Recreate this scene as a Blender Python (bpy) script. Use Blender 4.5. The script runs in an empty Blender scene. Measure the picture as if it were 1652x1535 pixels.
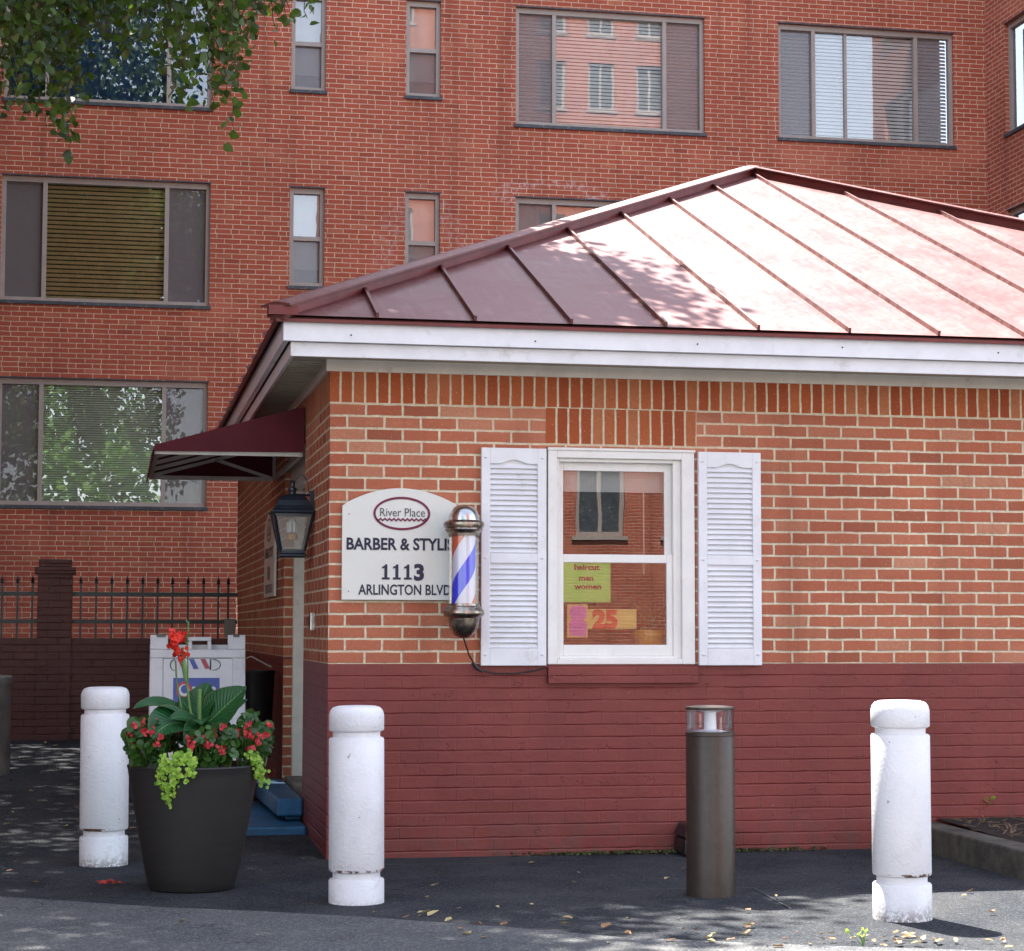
import bpy, math, random
from mathutils import Vector, Matrix
import numpy as np
random.seed(7); np.random.seed(7)
sc = bpy.context.scene
# ------------------------------------------------------------------ camera
PW, PH = 1652.0, 1535.0
CAM = Vector((-1.14124, -10.95914, 1.23491))
YAW, PITCH, ROLL, FPX = 0.19416, 0.07618, 0.0022, 3255.375
_F = Vector((math.sin(YAW)*math.cos(PITCH), math.cos(YAW)*math.cos(PITCH), math.sin(PITCH)))
_R0 = Vector((math.cos(YAW), -math.sin(YAW), 0)); _U0 = _R0.cross(_F)
_R = _R0*math.cos(ROLL)+_U0*math.sin(ROLL); _U = -_R0*math.sin(ROLL)+_U0*math.cos(ROLL)
cd = bpy.data.cameras.new('camera'); cam = bpy.data.objects.new('camera', cd)
sc.collection.objects.link(cam); sc.camera = cam
M3 = Matrix((( _R.x,_U.x,-_F.x),(_R.y,_U.y,-_F.y),(_R.z,_U.z,-_F.z)))
cam.matrix_world = Matrix.Translation(CAM) @ M3.to_4x4()
cd.sensor_fit='HORIZONTAL'; cd.sensor_width = 36; cd.lens = FPX/PW*36
cd.clip_start=0.1; cd.clip_end = 600

def at(px, py, ax, v):
    "point of the plane axis ax = v that the photograph shows at a pixel"
    d = _F+_R*((px-PW/2)/FPX)-_U*((py-PH/2)/FPX)
    t = (v-CAM[ax])/d[ax]
    return CAM+d*t
def pp(px, py, Y): return at(px, py, 1, Y)
# ------------------------------------------------------------------ sky, sun, exposure
SUN = Vector((-0.13, 0.50, 1.0)).normalized()
w = bpy.data.worlds.new('World'); sc.world = w; w.use_nodes = True
nt = w.node_tree; nt.nodes.clear()
sky = nt.nodes.new('ShaderNodeTexSky'); sky.sky_type='NISHITA'; sky.sun_disc=False
sky.sun_elevation = math.asin(SUN.z); sky.sun_rotation = math.atan2(SUN.x, SUN.y)
sky.air_density=1.0; sky.dust_density=.6; sky.ozone_density=1.0
bg = nt.nodes.new('ShaderNodeBackground'); bg.inputs[1].default_value = 0.13
out = nt.nodes.new('ShaderNodeOutputWorld')
hs = nt.nodes.new('ShaderNodeHueSaturation'); hs.inputs['Saturation'].default_value = .55
nt.links.new(sky.outputs[0], hs.inputs['Color']); nt.links.new(hs.outputs[0], bg.inputs[0]); nt.links.new(bg.outputs[0], out.inputs[0])
sl = bpy.data.lights.new('sun','SUN'); sl.energy = 5.0; sl.angle = math.radians(0.5); sl.color=(1,.95,.87)
so = bpy.data.objects.new('sun', sl); sc.collection.objects.link(so)
so.rotation_euler = SUN.to_track_quat('Z','Y').to_euler()
sc.view_settings.view_transform='Standard'; sc.view_settings.look='None'
sc.view_settings.gamma = 1; sc.view_settings.use_curve_mapping = False
sc.view_settings.exposure = 2.32

# ------------------------------------------------------------------ mesh helpers
C = sc.collection
class MB:
    "collects boxes, quads, tubes and lathes; build() links them as one mesh object"
    def __init__(s): s.v=[]; s.f=[]; s.sm=[]; s.uv={}
    def add(s, vs, fs, smooth=False, uvs=None):
        n=len(s.v); s.v += [tuple(v) for v in vs]
        for i,f in enumerate(fs):
            if uvs: s.uv[len(s.f)] = uvs[i]
            s.f.append(tuple(a+n for a in f)); s.sm.append(smooth)
        return s
    def box(s, x0,x1,y0,y1,z0,z1):
        vs=[(x,y,z) for x in (x0,x1) for y in (y0,y1) for z in (z0,z1)]
        return s.add(vs,[(0,1,3,2),(4,6,7,5),(0,4,5,1),(2,3,7,6),(0,2,6,4),(1,5,7,3)])
    def quad(s,a,b,c,d,uv=None): return s.add([a,b,c,d],[(0,1,2,3)],uvs=[uv] if uv else None)
    def prism(s, pts, d):
        "closed polygon pts extruded by vector d"
        n=len(pts); d=Vector(d); vs=[Vector(p) for p in pts]; vs2=[p+d for p in vs]
        fs=[tuple(range(n))[::-1], tuple(range(n,2*n))]+[(i,(i+1)%n,n+(i+1)%n,n+i) for i in range(n)]
        return s.add(vs+vs2, fs)
    def bar(s, a, b, w, h=None, up=(0,0,1)):
        a=Vector(a); b=Vector(b); h=h or w; t=(b-a).normalized(); u=Vector(up)
        if abs(t.dot(u))>.99: u=Vector((0,1,0))
        r=t.cross(u).normalized()*(w/2); q=r.cross(t).normalized()*(h/2)
        vs=[p+i*r+j*q for p in (a,b) for i,j in ((-1,-1),(1,-1),(1,1),(-1,1))]
        return s.add(vs,[(0,3,2,1),(4,5,6,7),(0,1,5,4),(1,2,6,5),(2,3,7,6),(3,0,4,7)])
    def tube(s, pts, r, n=8, cap=True):
        pts=[Vector(p) for p in pts]; vs=[]; fs=[]; m=len(pts)
        rr = r if isinstance(r,(list,tuple)) else [r]*m
        u=None
        for i,p in enumerate(pts):
            t=(pts[min(i+1,m-1)]-pts[max(i-1,0)]).normalized()
            if u is None: u = t.orthogonal().normalized()
            u=(u-t*u.dot(t)).normalized(); v=t.cross(u)
            for k in range(n):
                a=2*math.pi*k/n; vs.append(p+(u*math.cos(a)+v*math.sin(a))*rr[i])
        for i in range(m-1):
            for k in range(n): fs.append((i*n+k,i*n+(k+1)%n,(i+1)*n+(k+1)%n,(i+1)*n+k))
        if cap: fs += [tuple(range(n))[::-1], tuple(range((m-1)*n,m*n))]
        return s.add(vs,fs,True)
    def lathe(s, prof, c=(0,0,0), n=48, a0=0, uvh=None):
        "profile of (radius, z) round the vertical through c"
        cx,cy,cz=c; vs=[]; fs=[]; m=len(prof); uvs=[]
        for r,z in prof:
            for k in range(n):
                a=a0+2*math.pi*k/n; vs.append((cx+r*math.cos(a),cy+r*math.sin(a),cz+z))
        for i in range(m-1):
            for k in range(n):
                fs.append((i*n+k,i*n+(k+1)%n,(i+1)*n+(k+1)%n,(i+1)*n+k))
                u0=k/n; u1=(k+1)/n; R=max(prof[i][0],.001)
                uvs.append(((u0,prof[i][1]),(u1,prof[i][1]),(u1,prof[i+1][1]),(u0,prof[i+1][1])))
        return s.add(vs,fs,True,uvs)
    def build(s, name, mat=None, parent=None, bevel=0, sharp=35, loc=None):
        me=bpy.data.meshes.new(name)
        vs=s.v
        if loc is not None: vs=[(v[0]-loc[0],v[1]-loc[1],v[2]-loc[2]) for v in s.v]
        me.from_pydata(vs,[],s.f); me.update()
        uv=me.uv_layers.new(name='UVMap')
        for p in me.polygons:
            cu=s.uv.get(p.index)
            n=p.normal; ax=max(range(3),key=lambda k:abs(n[k]))
            for j,li in enumerate(p.loop_indices):
                if cu: uv.data[li].uv=cu[j]; continue
                x,y,z=s.v[me.loops[li].vertex_index]
                uv.data[li].uv = (y,z) if ax==0 else (x,z) if ax==1 else (x,y)
        me.polygons.foreach_set('use_smooth', s.sm)
        if any(s.sm): me.set_sharp_from_angle(angle=math.radians(sharp))
        if mat: me.materials.append(mat)
        o=bpy.data.objects.new(name,me); C.objects.link(o)
        if loc is not None: o.location=loc
        if parent:
            o.parent=parent
            o.location=Vector(o.location)-parent_world(parent)
        if bevel:
            b=o.modifiers.new('bevel','BEVEL'); b.width=bevel; b.segments=2; b.limit_method='ANGLE'
            b.harden_normals=False
        return o
def parent_world(p):
    v=Vector(p.location)
    while p.parent: p=p.parent; v=v+Vector(p.location)
    return v
def tag(o,label=None,cat=None,group=None,kind=None):
    if label: o['label']=label
    if cat: o['category']=cat
    if group: o['group']=group
    if kind: o['kind']=kind
    return o
def empty(name,loc,label,cat,group=None):
    o=bpy.data.objects.new(name,None); C.objects.link(o); o.location=loc; o.empty_display_size=.1
    return tag(o,label,cat,group)
def copy_tree(o,parent=None):
    c=o.copy(); C.objects.link(c); c.parent=parent
    for ch in list(o.children): copy_tree(ch,c)
    return c
# ------------------------------------------------------------------ material helpers
def newmat(name):
    m=bpy.data.materials.new(name); m.use_nodes=True; t=m.node_tree; t.nodes.clear()
    o=t.nodes.new('ShaderNodeOutputMaterial'); b=t.nodes.new('ShaderNodeBsdfPrincipled')
    t.links.new(b.outputs[0],o.inputs[0]); return m,t,b,o
class G:
    "small node builder"
    def __init__(s,t): s.t=t
    def n(s,ty,**k):
        x=s.t.nodes.new(ty)
        for a,b in k.items(): setattr(x,a,b)
        return x
    def sock(s,i,v):
        if isinstance(v,(int,float)): i.default_value=v
        elif isinstance(v,(tuple,list)): i.default_value = (*v,1) if len(v)==3 and len(i.default_value)==4 else v
        else: s.t.links.new(v,i)
    def m(s,op,a,b=0.0,c=None,clamp=False):
        x=s.n('ShaderNodeMath',operation=op,use_clamp=clamp); s.sock(x.inputs[0],a)
        if len(x.inputs)>1: s.sock(x.inputs[1],b)
        if c is not None: s.sock(x.inputs[2],c)
        return x.outputs[0]
    def mix(s,f,a,b,blend='MIX'):
        x=s.n('ShaderNodeMix',data_type='RGBA',blend_type=blend); s.sock(x.inputs[0],f)
        s.sock(x.inputs[6],a); s.sock(x.inputs[7],b); return x.outputs[2]
    def fmix(s,f,a,b):
        x=s.n('ShaderNodeMix',data_type='FLOAT'); s.sock(x.inputs[0],f); s.sock(x.inputs[2],a); s.sock(x.inputs[3],b); return x.outputs[0]
    def noise(s,scale,detail=4,rough=.6,vec=None,dist=0):
        x=s.n('ShaderNodeTexNoise'); x.inputs['Scale'].default_value=scale; x.inputs['Detail'].default_value=detail
        x.inputs['Roughness'].default_value=rough; x.inputs['Distortion'].default_value=dist
        if vec is not None: s.t.links.new(vec,x.inputs['Vector'])
        return x.outputs[0]
    def ramp(s,f,stops,interp='LINEAR'):
        x=s.n('ShaderNodeValToRGB'); cr=x.color_ramp; cr.interpolation=interp
        while len(cr.elements)<len(stops): cr.elements.new(.5)
        for e,(p,c) in zip(cr.elements,stops):
            e.position=p; e.color=(*c,1) if isinstance(c,(tuple,list)) else (c,c,c,1)
        s.sock(x.inputs[0],f); return x.outputs[0]
    def step(s,v,a,b):
        x=s.n('ShaderNodeMapRange',interpolation_type='SMOOTHSTEP'); s.sock(x.inputs[0],v)
        s.sock(x.inputs[1],a); s.sock(x.inputs[2],b); return x.outputs[0]
    def bump(s,h,dist,strength=1,nrm=None):
        x=s.n('ShaderNodeBump'); x.inputs['Strength'].default_value=strength; x.inputs['Distance'].default_value=dist
        s.t.links.new(h,x.inputs['Height'])
        if nrm is not None: s.t.links.new(nrm,x.inputs['Normal'])
        return x.outputs[0]
    def coord(s,which='Object'): return s.n('ShaderNodeTexCoord').outputs[which]
def plain(name,col,rough=.5,metal=0,var=.12,nscale=6,bump=0,spec=.5,dirt=None,coat=0):
    m,t,b,o=newmat(name); g=G(t); co=g.coord()
    n=g.noise(nscale,5,.65,co)
    c=g.mix(g.step(n,.3,.7),tuple(x*(1-var) for x in col),tuple(min(1,x*(1+var)) for x in col))
    if dirt:
        dcol,amt,sc_=dirt
        d=g.noise(sc_,6,.75,co)
        c=g.mix(g.m('MULTIPLY',g.step(d,.56,.72),amt),c,dcol)
    t.links.new(c,b.inputs['Base Color']); b.inputs['Metallic'].default_value=metal
    g.sock(b.inputs['Roughness'],g.fmix(g.noise(nscale*2.3,3,.6,co),max(0,rough-.08),min(1,rough+.1)))
    b.inputs['Specular IOR Level'].default_value=spec
    if coat: b.inputs['Coat Weight'].default_value=coat
    if bump: t.links.new(g.bump(g.noise(nscale*9,4,.7,co),bump),b.inputs['Normal'])
    return m
def brick(name,L,H,J,cols,mort,flem=0,depth=.004,paint=None,stain=None,rowoff=0,seed=0.0,stack=False):
    "running-bond brick from the metric UV map; every flem-th course alternates headers and stretchers"
    m,t,b,o=newmat(name); g=G(t)
    uv=g.coord('UV'); wob=g.n('ShaderNodeTexNoise'); wob.inputs['Scale'].default_value=9; wob.inputs['Detail'].default_value=3
    t.links.new(uv,wob.inputs['Vector'])
    sub=g.n('ShaderNodeVectorMath',operation='SUBTRACT'); t.links.new(wob.outputs['Color'],sub.inputs[0]); sub.inputs[1].default_value=(.5,.5,.5)
    scl=g.n('ShaderNodeVectorMath',operation='SCALE'); t.links.new(sub.outputs[0],scl.inputs[0]); scl.inputs['Scale'].default_value=.009
    ad=g.n('ShaderNodeVectorMath',operation='ADD'); t.links.new(uv,ad.inputs[0]); t.links.new(scl.outputs[0],ad.inputs[1])
    sep=g.n('ShaderNodeSeparateXYZ'); t.links.new(ad.outputs[0],sep.inputs[0])
    u,v=sep.outputs[0],g.m('ADD',sep.outputs[1],rowoff)
    vr=g.m('DIVIDE',v,H); row=g.m('FLOOR',vr); fv=g.m('FRACT',vr)
    jr=g.n('ShaderNodeTexWhiteNoise',noise_dimensions='1D'); t.links.new(g.m('ADD',row,seed),jr.inputs['W'])
    uu=g.m('ADD',g.m('ADD',g.m('DIVIDE',u,L),g.m('MULTIPLY',g.m('FLOORED_MODULO',row,2.0),0.0 if stack else .5)),g.m('MULTIPLY',jr.outputs[0],0.0 if stack else .06))
    f1=g.m('FRACT',uu); id1=g.m('FLOOR',uu)
    dx=g.m('MULTIPLY',g.m('MINIMUM',f1,g.m('SUBTRACT',1.0,f1)),L)
    if flem:
        P=1.5*L; u2=g.m('ADD',g.m('DIVIDE',u,P),g.m('MULTIPLY',g.m('FLOORED_MODULO',row,3.0),.37)); f2=g.m('FRACT',u2)
        hd=g.m('GREATER_THAN',f2,.6667)
        dx2=g.m('MULTIPLY',g.m('MINIMUM',g.m('MINIMUM',f2,g.m('SUBTRACT',1.0,f2)),g.m('ABSOLUTE',g.m('SUBTRACT',f2,.6667))),P)
        id2=g.m('ADD',g.m('MULTIPLY',g.m('FLOOR',u2),2.0),hd)
        isf=g.m('LESS_THAN',g.m('FLOORED_MODULO',row,float(flem)),.5)
        dx=g.fmix(isf,dx,dx2); id1=g.fmix(isf,id1,id2)
    dy=g.m('MULTIPLY',g.m('MINIMUM',fv,g.m('SUBTRACT',1.0,fv)),H)
    d=g.m('MINIMUM',dx,dy)
    fine=g.noise(160,3,.6,uv)
    d=g.m('ADD',d,g.m('MULTIPLY',g.m('SUBTRACT',fine,.5),.003))
    wn=g.n('ShaderNodeTexWhiteNoise',noise_dimensions='3D'); cb=g.n('ShaderNodeCombineXYZ')
    g.sock(cb.inputs[0],id1); g.sock(cb.inputs[1],row); cb.inputs[2].default_value=seed+1.3; t.links.new(cb.outputs[0],wn.inputs['Vector'])
    rnd=wn.outputs[0]
    isb=g.step(d,J*.5-.0012,J*.5+.0016)
    surf=g.noise(45,5,.7,uv); big=g.noise(.8,4,.6,uv)
    col=g.ramp(rnd,cols)
    col=g.mix(g.m('MULTIPLY',g.step(surf,.35,.75),.45),col,tuple(c*.62 for c in cols[len(cols)//2][1]))
    pits=g.step(g.noise(120,2,.5,uv),.66,.72)
    col=g.mix(g.m('MULTIPLY',pits,.5),col,mort)
    mc=g.mix(g.step(g.noise(30,4,.7,uv),.3,.7),tuple(c*.72 for c in mort),mort)
    c=g.mix(isb,mc,col)
    c=g.mix(g.m('MULTIPLY',g.step(big,.35,.7),.26),c,tuple(x*.6 for x in cols[0][1]))
    smp=g.n('ShaderNodeMapping'); smp.inputs['Scale'].default_value=(3.2,.16,1); t.links.new(uv,smp.inputs[0])
    c=g.mix(g.m('MULTIPLY',g.step(g.noise(1.0,5,.65,smp.outputs[0]),.48,.76),.42),c,tuple(x*.45 for x in cols[0][1]))
    pmp=g.n('ShaderNodeMapping'); pmp.inputs['Scale'].default_value=(.5,1.1,1); pmp.inputs['Location'].default_value=(seed+3,2,0); t.links.new(uv,pmp.inputs[0])
    c=g.mix(g.m('MULTIPLY',g.step(g.noise(.9,3,.5,pmp.outputs[0]),.56,.66),.28),c,tuple(min(1,x*1.15+.03) for x in cols[-1][1]))
    if stain:
        for (su,sv,ru,rv,scol,amt) in stain:
            eu=g.m('DIVIDE',g.m('SUBTRACT',sep.outputs[0],su),ru); ev=g.m('DIVIDE',g.m('SUBTRACT',sep.outputs[1],sv),rv)
            rr=g.m('SQRT',g.m('ADD',g.m('MULTIPLY',eu,eu),g.m('MULTIPLY',ev,ev)))
            k=g.m('MULTIPLY',g.step(rr,1.0,.75),g.step(rr,.42,.6)); k=g.m('MULTIPLY',k,g.step(g.noise(14,5,.75,uv),.48,.6))
            c=g.mix(g.m('MULTIPLY',k,amt),c,scol)
    hgt=g.m('ADD',g.m('MULTIPLY',g.step(d,J*.5-.003,J*.5+.002),1.0),g.m('MULTIPLY',surf,.35))
    hgt=g.m('ADD',hgt,g.m('MULTIPLY',rnd,.3))
    if paint:
        pn=g.noise(2.2,5,.65,uv)
        c=g.mix(g.step(pn,.3,.7),tuple(x*.86 for x in paint),tuple(x*1.1 for x in paint))
        c=g.mix(g.m('MULTIPLY',g.step(g.noise(.7,5,.7,uv),.45,.7),.30),c,tuple(min(1,x*1.35+.012) for x in paint))
        lo=g.m('MULTIPLY',g.step(sep.outputs[1],.34,.0),g.step(g.noise(9,6,.75,uv),.42,.66)); c=g.mix(g.m('MULTIPLY',lo,.55),c,(.085,.060,.05))
        dr=g.n('ShaderNodeMapping'); dr.inputs['Scale'].default_value=(16,.9,1); t.links.new(uv,dr.inputs[0])
        c=g.mix(g.m('MULTIPLY',g.step(g.noise(1.0,4,.7,dr.outputs[0]),.60,.76),.35),c,tuple(x*.55 for x in paint))
        chip=g.step(g.noise(30,4,.65,uv),.70,.72)
        c=g.mix(g.m('MULTIPLY',chip,.6),c,(.42,.3,.26))
        # shallow joints filled with paint, the bed joint shows more than the head joint
        rj=g.m('ADD',.25,g.m('MULTIPLY',g.step(g.noise(3.5,4,.7,uv),.35,.65),.75))
        hj=g.m('SUBTRACT',1.0,g.m('MULTIPLY',g.m('SUBTRACT',1.0,g.step(dy,.0,.008)),rj)); vj=g.fmix(g.step(dx,.0005,.005),.70,1.0)
        hgt=g.m('ADD',g.m('MULTIPLY',g.m('MULTIPLY',hj,vj),1.0),g.m('MULTIPLY',g.noise(26,5,.7,uv),.5))
        hgt=g.m('ADD',hgt,g.m('MULTIPLY',g.step(g.noise(11,4,.75,uv),.62,.66),-.5))
        hgt=g.m('ADD',hgt,g.m('MULTIPLY',g.noise(7,3,.6,uv),.8))
        hgt=g.m('ADD',hgt,g.m('MULTIPLY',rnd,.35))
        b.inputs['Roughness'].default_value=.48
    else: b.inputs['Roughness'].default_value=.88
    t.links.new(c,b.inputs['Base Color']); b.inputs['Specular IOR Level'].default_value=.35
    t.links.new(g.bump(hgt,depth),b.inputs['Normal'])
    return m
def glassmat(name,tint=(.9,.93,.92),base=.06,gain=1.6,rough=0,wavy=.0004):
    m=bpy.data.materials.new(name); m.use_nodes=True; t=m.node_tree; t.nodes.clear(); g=G(t)
    o=g.n('ShaderNodeOutputMaterial'); tr=g.n('ShaderNodeBsdfTransparent'); tr.inputs[0].default_value=(*tint,1)
    gl=g.n('ShaderNodeBsdfGlossy'); gl.inputs['Roughness'].default_value=rough
    t.links.new(g.bump(g.noise(1.7,2,.5,g.coord()),wavy*.8),gl.inputs['Normal'])
    fr=g.n('ShaderNodeFresnel'); fr.inputs[0].default_value=1.5
    f=g.m('ADD',g.m('MULTIPLY',fr.outputs[0],gain),base,clamp=True)
    mx=g.n('ShaderNodeMixShader'); t.links.new(f,mx.inputs[0]); t.links.new(tr.outputs[0],mx.inputs[1]); t.links.new(gl.outputs[0],mx.inputs[2])
    t.links.new(mx.outputs[0],o.inputs[0]); return m
def leafmat(name,c0,c1,trans=.35,rough=.45):
    m,t,b,o=newmat(name); g=G(t)
    gi=g.n('ShaderNodeNewGeometry').outputs['Random Per Island']
    c=g.ramp(gi,[(0,c0),(1,c1)])
    t.links.new(c,b.inputs['Base Color']); b.inputs['Roughness'].default_value=rough
    tl=g.n('ShaderNodeBsdfTranslucent'); t.links.new(g.mix(.5,c,tuple(min(1,x*2) for x in c1)),tl.inputs[0])
    mx=g.n('ShaderNodeMixShader'); mx.inputs[0].default_value=trans
    t.links.new(b.outputs[0],mx.inputs[1]); t.links.new(tl.outputs[0],mx.inputs[2]); t.links.new(mx.outputs[0],o.inputs[0])
    return m
MORT=(.88,.74,.53)
BK_FRONT=[(0,(.33,.095,.052)),(.15,(.46,.133,.070)),(.6,(.52,.175,.096)),(.85,(.43,.115,.060)),(1,(.57,.26,.155))]
BK_SOLD=[(0,(.34,.068,.022)),(.35,(.42,.095,.030)),(.7,(.46,.12,.040)),(1,(.49,.19,.09))]
BK_BACK=[(0,(.28,.062,.038)),(.06,(.38,.085,.048)),(.5,(.43,.100,.055)),(.85,(.37,.080,.043)),(1,(.46,.15,.080))]
M={}
M['brick']=brick('shop_brick',.2032,.0677,.0128,BK_FRONT,MORT,rowoff=.0362)
M['soldier']=brick('soldier_brick',.300,.0677,.012,BK_SOLD,MORT,seed=4,stack=True)
M['painted']=brick('painted_brick',.2032,.0677,.010,BK_FRONT,MORT,paint=(.20,.040,.034),depth=.0055,rowoff=.0362)
M['fence_brick']=brick('dark_painted_brick',.2032,.0677,.010,BK_FRONT,MORT,paint=(.085,.019,.015),depth=.005)
M['apt']=brick('apartment_brick',.208,.0655,.0105,BK_BACK,(.76,.55,.39),flem=7,
    stain=[(2.83,6.0,.75,1.3,(.62,.55,.55),.22),(4.6,7.12,.9,.25,(.6,.55,.55),.45)])
M['opp']=brick('sunlit_brick',.208,.0655,.0115,BK_BACK,(.5,.4,.32),seed=9)
M['white']=plain('white_vinyl',(.78,.77,.80),.42,var=.05,dirt=((.48,.44,.40),.5,5))
M['trim']=plain('cream_trim_paint',(.74,.70,.62),.5,var=.07,dirt=((.42,.36,.28),.5,7))
M['winwhite']=plain('white_gloss_paint',(.80,.77,.74),.35,var=.04,dirt=((.5,.4,.34),.3,11))
M['soffit']=plain('soffit_panel',(.42,.40,.32),.6,var=.1)
M['taupe']=plain('taupe_window_frame',(.33,.285,.255),.5,var=.07)
M['slate']=plain('dark_slate_sill',(.045,.055,.065),.6,var=.3,dirt=((.45,.45,.45),.6,24))
M['glass']=glassmat('window_glass',base=.10,gain=1.6)
M['glass_up']=glassmat('apartment_glass',base=.14,gain=1.6)
M['clear']=glassmat('clear_plastic',tint=(.96,.97,1),base=.03,gain=.8,wavy=0)
M['frost']=plain('frosted_lamp_glass',(.42,.40,.36),.25,var=.1)
M['screen']=plain('insect_screen',(.16,.14,.14),.8,var=.1)
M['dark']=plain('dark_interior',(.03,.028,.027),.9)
M['room']=plain('room_wall',(.20,.16,.12),.9,var=.2)
M['black']=plain('black_painted_iron',(.012,.012,.014),.4,var=.3)
M['navy']=plain('blue_black_lamp_metal',(.012,.018,.030),.32,var=.2)
M['bronze']=plain('bronze_bollard_paint',(.058,.043,.036),.38,metal=.35,var=.12,nscale=30,bump=.0006)
M['steel']=plain('tarnished_chrome',(.56,.55,.54),.20,metal=1,var=.25,nscale=14)
M['steel2']=plain('tarnished_brass_rim',(.30,.25,.21),.28,metal=1,var=.55,nscale=22)
M['awning']=plain('maroon_canvas',(.10,.008,.016),.85,var=.15,bump=.001)
M['alu']=plain('aluminium_tube',(.50,.47,.42),.5,metal=.3,var=.15)
M['bluestep']=plain('blue_painted_concrete',(.014,.095,.20),.5,var=.3,nscale=5,bump=.003,dirt=((.05,.09,.13),.5,8))
M['pot']=plain('charcoal_resin_pot',(.020,.018,.017),.55,var=.25,nscale=3,bump=.001)
def pot_mat():
    m,t,b,o=newmat('charcoal_resin'); g=G(t); co=g.coord(); mp=g.n('ShaderNodeMapping'); mp.inputs['Scale'].default_value=(2.2,2.2,46); t.links.new(co,mp.inputs[0])
    st=g.noise(1.0,4,.7,mp.outputs[0]); sp=g.noise(5,6,.75,co)
    c=g.mix(g.step(st,.3,.7),(.015,.014,.0135),(.020,.0185,.018)); c=g.mix(g.m('MULTIPLY',g.step(sp,.58,.74),.35),c,(.06,.052,.044))
    t.links.new(c,b.inputs['Base Color']); g.sock(b.inputs['Roughness'],g.fmix(st,.42,.68)); t.links.new(g.bump(st,.0004),b.inputs['Normal']); return m
M['pot']=pot_mat()
M['soil']=plain('potting_soil',(.02,.014,.01),.95,var=.3,bump=.01,nscale=20)
M['gray_concrete']=plain('weathered_concrete',(.20,.19,.17),.9,var=.35,nscale=3,bump=.004,dirt=((.05,.05,.045),.7,4))
M['kerb']=plain('dark_weathered_kerb',(.075,.068,.055),.95,var=.45,nscale=5,bump=.006,dirt=((.02,.02,.017),.8,6))
M['blind_w']=plain('white_blind_slat',(.86,.86,.88),.55,var=.05)
M['blind_t']=plain('tan_blind_slat',(.72,.54,.30),.6,var=.1)
M['blind_g']=plain('pale_green_blind_slat',(.86,.93,.86),.6,var=.08)
M['curtain_b']=plain('blue_curtain',(.01,.06,.24),.8,var=.3,nscale=2)
M['shade']=plain('white_roller_shade',(.62,.60,.60),.8,var=.05)
M['drape']=plain('pale_drape',(.48,.45,.44),.9,var=.1)
M['bark']=plain('grey_brown_bark',(.07,.055,.042),.95,var=.4,nscale=12,bump=.02)
M['leaf']=leafmat('tree_leaf',(.010,.026,.006),(.080,.15,.018),.36)
M['leaf2']=leafmat('street_leaf',(.05,.13,.02),(.11,.22,.035),.3)
M['canna']=None

# painted white bollard: chipped, grimy towards grooves with a shape of its own
def bollard_mat():
    m,t,b,o=newmat('chipped_white_bollard_paint'); g=G(t); co=g.coord()
    sep=g.n('ShaderNodeSeparateXYZ'); t.links.new(co,sep.inputs[0]); z=sep.outputs[2]
    n=g.noise(9,6,.75,co); f=g.noise(60,4,.7,co)
    c=g.mix(g.step(g.noise(3,4,.6,co),.3,.7),(.70,.69,.72),(.80,.79,.81))
    grime=g.m('MULTIPLY',g.step(n,.52,.68),g.fmix(g.step(z,.30,.05),.22,.85))
    c=g.mix(g.m('MULTIPLY',grime,.6),c,(.40,.35,.30))
    base=g.m('MULTIPLY',g.step(z,.10,.0),g.step(f,.40,.55)); c=g.mix(base,c,(.20,.17,.15))
    lip=g.m('MULTIPLY',g.m('LESS_THAN',g.m('ABSOLUTE',g.m('SUBTRACT',z,g.m('ADD',.196,g.m('MULTIPLY',n,.02)))),.007),g.step(n,.48,.54)); c=g.mix(lip,c,(.12,.05,.03))
    chips=g.step(g.noise(26,3,.6,co),.70,.715); c=g.mix(g.m('MULTIPLY',chips,.7),c,(.28,.24,.22))
    t.links.new(c,b.inputs['Base Color']); b.inputs['Roughness'].default_value=.5
    t.links.new(g.bump(g.m('ADD',g.noise(70,4,.6,co),g.noise(6,3,.6,co)),.003),b.inputs['Normal']); return m
M['bollard']=bollard_mat()
def roof_mat():
    m,t,b,o=newmat('red_standing_seam_metal'); g=G(t); co=g.coord()
    n=g.noise(1.3,5,.6,co); s=g.noise(22,5,.7,co)
    c=g.mix(g.step(n,.3,.7),(.12,.030,.029),(.17,.052,.047))
    mp=g.n('ShaderNodeMapping'); mp.inputs['Scale'].default_value=(14,1.2,1.2); t.links.new(co,mp.inputs[0])
    c=g.mix(g.m('MULTIPLY',g.step(g.noise(2,4,.6,mp.outputs[0]),.5,.75),.35),c,(.24,.13,.12))
    c=g.mix(g.m('MULTIPLY',g.step(s,.66,.74),.5),c,(.12,.05,.04))
    t.links.new(c,b.inputs['Base Color']); b.inputs['Metallic'].default_value=.2; b.inputs['Coat Weight'].default_value=.12; b.inputs['Coat Roughness'].default_value=.42; b.inputs['Coat IOR'].default_value=1.6
    g.sock(b.inputs['Roughness'],g.fmix(g.step(n,.3,.7),.46,.58)); b.inputs['Specular IOR Level'].default_value=.5
    t.links.new(g.bump(g.noise(3.4,3,.55,co),.022),b.inputs['Normal']); return m
M['roof']=roof_mat()
M['roofedge']=plain('red_roof_flashing',(.15,.022,.018),.5,var=.2)
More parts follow.
